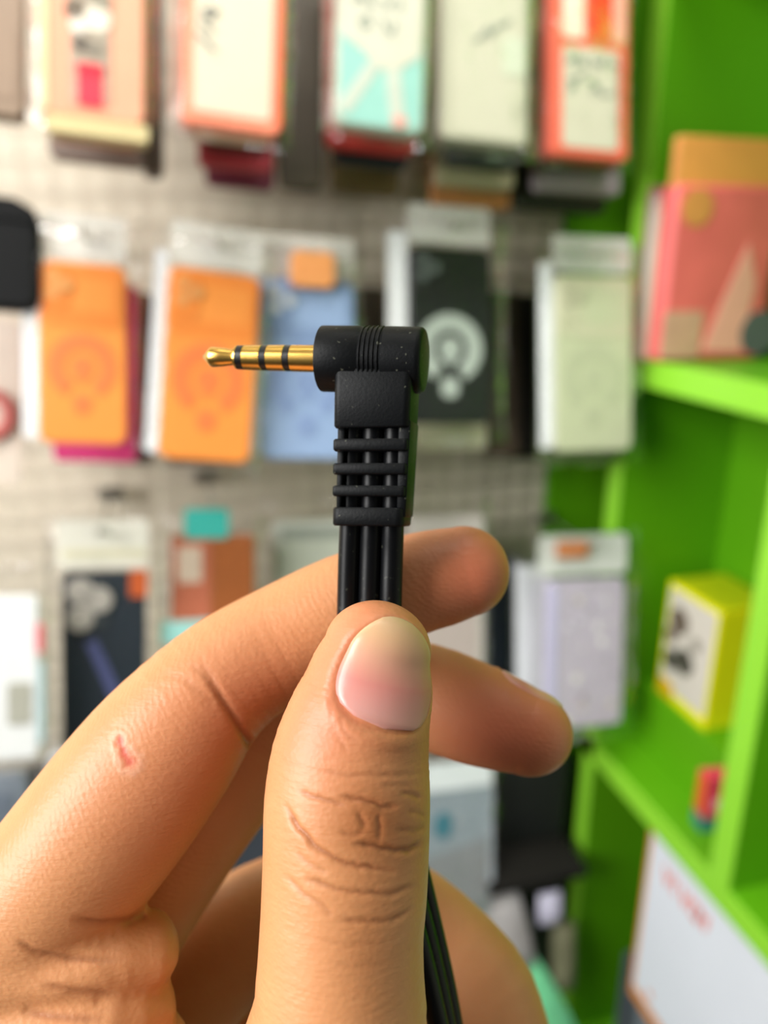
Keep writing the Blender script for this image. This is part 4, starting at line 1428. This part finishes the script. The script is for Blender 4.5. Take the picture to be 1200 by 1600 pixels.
def nail_fold(chain, s0, s1, thc, half, p):
    """skin fold round a nail: a soft raised rim outside the plate, a bed under it"""
    Q = chain.Q
    cen = Q[0, :3] + chain.frame(0)[0] * (s0 + s1) / 2
    sel = np.where((np.linalg.norm(HV - cen, axis=1) < 17) & (chain(HV) < 0.5))[0]
    X = HV[sel]
    t, sd, z = chain.frame(2)
    sv = (X - Q[0, :3]) @ t
    k = np.clip(np.searchsorted(np.linalg.norm(Q[:, :3] - Q[0, :3], axis=1), sv), 0, len(Q) - 1)
    e = X - Q[k, :3]
    th = np.arctan2(e @ sd, e @ z)
    x = (th - thc) / half
    y = 2 * (sv - s0) / (s1 - s0) - 1
    rho = (np.abs(x) ** p + np.abs(y) ** p) ** (1 / p)
    q = (rho - 1) * 6.0
    up_ = 0.24 * np.clip((y + 0.75) / 0.6, 0, 1) * np.clip(1.2 + 1.3 * x, 0.15, 1)
    disp[sel] += np.where(q > 0, up_ * np.exp(-((q - 0.55) / 0.7) ** 2), -0.35 * np.clip(-q / 0.6, 0, 1) + up_ * math.exp(-(0.55 / 0.7) ** 2) * np.clip(1 + q / 0.6, 0, 1))


nail_fold(THUMB, -4.75, 7.6, RD(-21), RD(60), 2.5)
nail_fold(MIDDLE, -4.2, 6.4, RD(118), RD(52), 3.0)
HV = HV + HN * disp[:, None]

# pigment masks
def blob(c, r):
    return np.exp(-(np.linalg.norm(HV - c, axis=1) / r) ** 2)


pink = 0.9 * blob(mm(745, 900, 102), 11) + 1.0 * blob(mm(790, 1150, 108), 12) + 0.55 * blob(mm(560, 985, 84), 8) + 0.5 * blob(mm(400, 1100, 97), 9) + 0.35 * blob(mm(250, 1250, 92), 12) + 0.5 * blob(mm(500, 1130, 82), 7)
pink = np.clip(pink, 0, 1)
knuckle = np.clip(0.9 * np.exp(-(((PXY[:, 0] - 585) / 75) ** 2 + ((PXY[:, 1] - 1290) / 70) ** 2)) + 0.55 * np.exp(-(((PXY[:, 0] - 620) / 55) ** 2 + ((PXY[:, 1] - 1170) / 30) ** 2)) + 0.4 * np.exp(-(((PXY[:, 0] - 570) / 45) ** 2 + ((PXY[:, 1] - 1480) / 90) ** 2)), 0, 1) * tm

ridge = np.clip(THUMB(HV) / 1.0 + 0.08, 0.05, 1) * 0.2
BASE = mm(205, 2330, 120)
me = bpy.data.meshes.new('hand')
me.vertices.add(len(HV))
me.vertices.foreach_set('co', ((HV - BASE) * 0.001).astype(np.float32).ravel())
me.loops.add(HF.size)
me.loops.foreach_set('vertex_index', HF.astype(np.int32).ravel())
me.polygons.add(len(HF))
me.polygons.foreach_set('loop_start', np.arange(0, HF.size, 4, dtype=np.int32))
me.polygons.foreach_set('use_smooth', np.ones(len(HF), bool))
me.update(calc_edges=True)
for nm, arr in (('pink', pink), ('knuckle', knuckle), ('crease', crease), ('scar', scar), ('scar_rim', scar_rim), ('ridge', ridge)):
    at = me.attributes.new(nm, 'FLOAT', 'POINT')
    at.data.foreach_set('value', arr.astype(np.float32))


def skin_material():
    m = bpy.data.materials.new('skin')
    m.use_nodes = True
    nt = m.node_tree
    L = nt.links.new
    b = nt.nodes['Principled BSDF']
    tc = nt.nodes.new('ShaderNodeTexCoord')

    def attr(n):
        a = nt.nodes.new('ShaderNodeAttribute')
        a.attribute_name = n
        return a.outputs['Fac']

    def mix(fac, A, B, scale=None):
        x = nt.nodes.new('ShaderNodeMix')
        x.data_type = 'RGBA'
        if scale is not None:
            q = nt.nodes.new('ShaderNodeMath')
            q.operation = 'MULTIPLY'
            q.inputs[1].default_value = scale
            L(fac, q.inputs[0])
            fac = q.outputs[0]
        L(fac, x.inputs['Factor'])
        for s_, v in (('A', A), ('B', B)):
            if isinstance(v, str):
                x.inputs[s_].default_value = lin(v)
            else:
                L(v, x.inputs[s_])
        return x.outputs['Result']

    def noise(scale, detail=3):
        n = nt.nodes.new('ShaderNodeTexNoise')
        n.inputs['Scale'].default_value = scale
        n.inputs['Detail'].default_value = detail
        L(tc.outputs['Object'], n.inputs['Vector'])
        return n.outputs['Fac']

    col = mix(noise(160, 4), '#c98654', '#d69a69')
    col = mix(noise(900, 2), col, '#d2956a', 0.35)
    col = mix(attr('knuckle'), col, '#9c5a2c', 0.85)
    col = mix(attr('pink'), col, '#c8694f', 0.8)
    col = mix(attr('crease'), col, '#8a4c2a', 0.6)  # crease pigment, deepened to paint shade into the grooves
    col = mix(attr('scar_rim'), col, '#f0c4ae', 0.22)
    col = mix(attr('scar'), col, '#c8503e', 0.85)
    L(col, b.inputs['Base Color'])
    b.inputs['Roughness'].default_value = 0.46
    b.inputs['Specular IOR Level'].default_value = 0.45
    b.inputs['Subsurface Weight'].default_value = 0.2
    b.inputs['Subsurface Radius'].default_value = (1.0, 0.38, 0.2)
    b.inputs['Subsurface Scale'].default_value = 0.0016
    # fine relief: skin cells and friction ridges
    vo = nt.nodes.new('ShaderNodeTexVoronoi')
    vo.inputs['Scale'].default_value = 1700
    L(tc.outputs['Object'], vo.inputs['Vector'])
    wv = nt.nodes.new('ShaderNodeTexWave')
    wv.wave_type = 'BANDS'
    wv.bands_direction = 'DIAGONAL'
    wv.inputs['Scale'].default_value = 560
    wv.inputs['Distortion'].default_value = 5.0
    wv.inputs['Detail'].default_value = 1.5
    wv.inputs['Detail Scale'].default_value = 1.2
    L(tc.outputs['Object'], wv.inputs['Vector'])
    b1 = nt.nodes.new('ShaderNodeBump')
    b1.inputs['Strength'].default_value = 0.24
    b1.inputs['Distance'].default_value = 0.00010
    L(vo.outputs['Distance'], b1.inputs['Height'])
    b2 = nt.nodes.new('ShaderNodeBump')
    L(attr('ridge'), b2.inputs['Strength'])
    b2.inputs['Distance'].default_value = 0.00007
    L(wv.outputs['Fac'], b2.inputs['Height'])
    L(b1.outputs['Normal'], b2.inputs['Normal'])
    mp = nt.nodes.new('ShaderNodeMapping')
    mp.inputs['Scale'].default_value = (520, 1900, 520)
    mp.inputs['Rotation'].default_value = (0, 0, 0.12)
    L(tc.outputs['Object'], mp.inputs['Vector'])
    nl = nt.nodes.new('ShaderNodeTexNoise')
    nl.inputs['Scale'].default_value = 1.0
    nl.inputs['Detail'].default_value = 4
    L(mp.outputs['Vector'], nl.inputs['Vector'])
    b3 = nt.nodes.new('ShaderNodeBump')
    b3.inputs['Strength'].default_value = 0.45
    b3.inputs['Distance'].default_value = 0.00016
    L(nl.outputs['Fac'], b3.inputs['Height'])
    L(b2.outputs['Normal'], b3.inputs['Normal'])
    L(b3.outputs['Normal'], b.inputs['Normal'])
    return m


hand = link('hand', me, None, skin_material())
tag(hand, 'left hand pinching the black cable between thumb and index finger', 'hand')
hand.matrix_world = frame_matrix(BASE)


def nail_material():
    m = bpy.data.materials.new('nail')
    m.use_nodes = True
    nt = m.node_tree
    L = nt.links.new
    b = nt.nodes['Principled BSDF']
    a = nt.nodes.new('ShaderNodeAttribute')
    a.attribute_name = 'along'
    cr = nt.nodes.new('ShaderNodeValToRGB')
    e = cr.color_ramp.elements
    e[0].position, e[0].color = 0.0, lin('#d8b48c')  # yellowish free edge paints reflected light into the nail colour
    e[1].position, e[1].color = 1.0, lin('#cf9688')
    for p_, c_ in ((0.18, '#d6ac84'), (0.40, '#d59c83'), (0.62, '#d0867c'), (0.88, '#d3988f')):
        q = e.new(p_)
        q.color = lin(c_)
    L(a.outputs['Fac'], cr.inputs['Fac'])
    L(cr.outputs['Color'], b.inputs['Base Color'])
    b.inputs['Roughness'].default_value = 0.30
    b.inputs['Subsurface Weight'].default_value = 0.2
    b.inputs['Subsurface Radius'].default_value = (1.0, 0.4, 0.3)
    b.inputs['Subsurface Scale'].default_value = 0.0015
    tc = nt.nodes.new('ShaderNodeTexCoord')
    mp = nt.nodes.new('ShaderNodeMapping')
    mp.inputs['Scale'].default_value = (1400, 120, 1400)
    L(tc.outputs['Object'], mp.inputs['Vector'])
    nz = nt.nodes.new('ShaderNodeTexNoise')
    nz.inputs['Scale'].default_value = 1.0
    L(mp.outputs['Vector'], nz.inputs['Vector'])
    bp = nt.nodes.new('ShaderNodeBump')
    bp.inputs['Strength'].default_value = 0.15
    bp.inputs['Distance'].default_value = 0.00005
    L(nz.outputs['Fac'], bp.inputs['Height'])
    L(bp.outputs['Normal'], b.inputs['Normal'])
    return m


NAIL = nail_material()
for key, (P, Fc, A) in NAILS.items():
    o = raw(key, (P - BASE) * 0.001, Fc, NAIL, hand, smooth=True)
    at = o.data.attributes.new('along', 'FLOAT', 'POINT')
    at.data.foreach_set('value', np.array(A, np.float32))
    o['label'] = {'thumb_nail': 'short pink thumbnail facing the viewer'}.get(key, 'short fingernail')
hp = [mm(84, 1262, 99), mm(76, 1258, 99), mm(71, 1246, 98.5), mm(72, 1232, 98), mm(80, 1222, 98)]
tube('skin_hair', (np.array(hp) - BASE) * 0.001, 0.00004, mat('#8a6a52', 0.5), hand, 5)
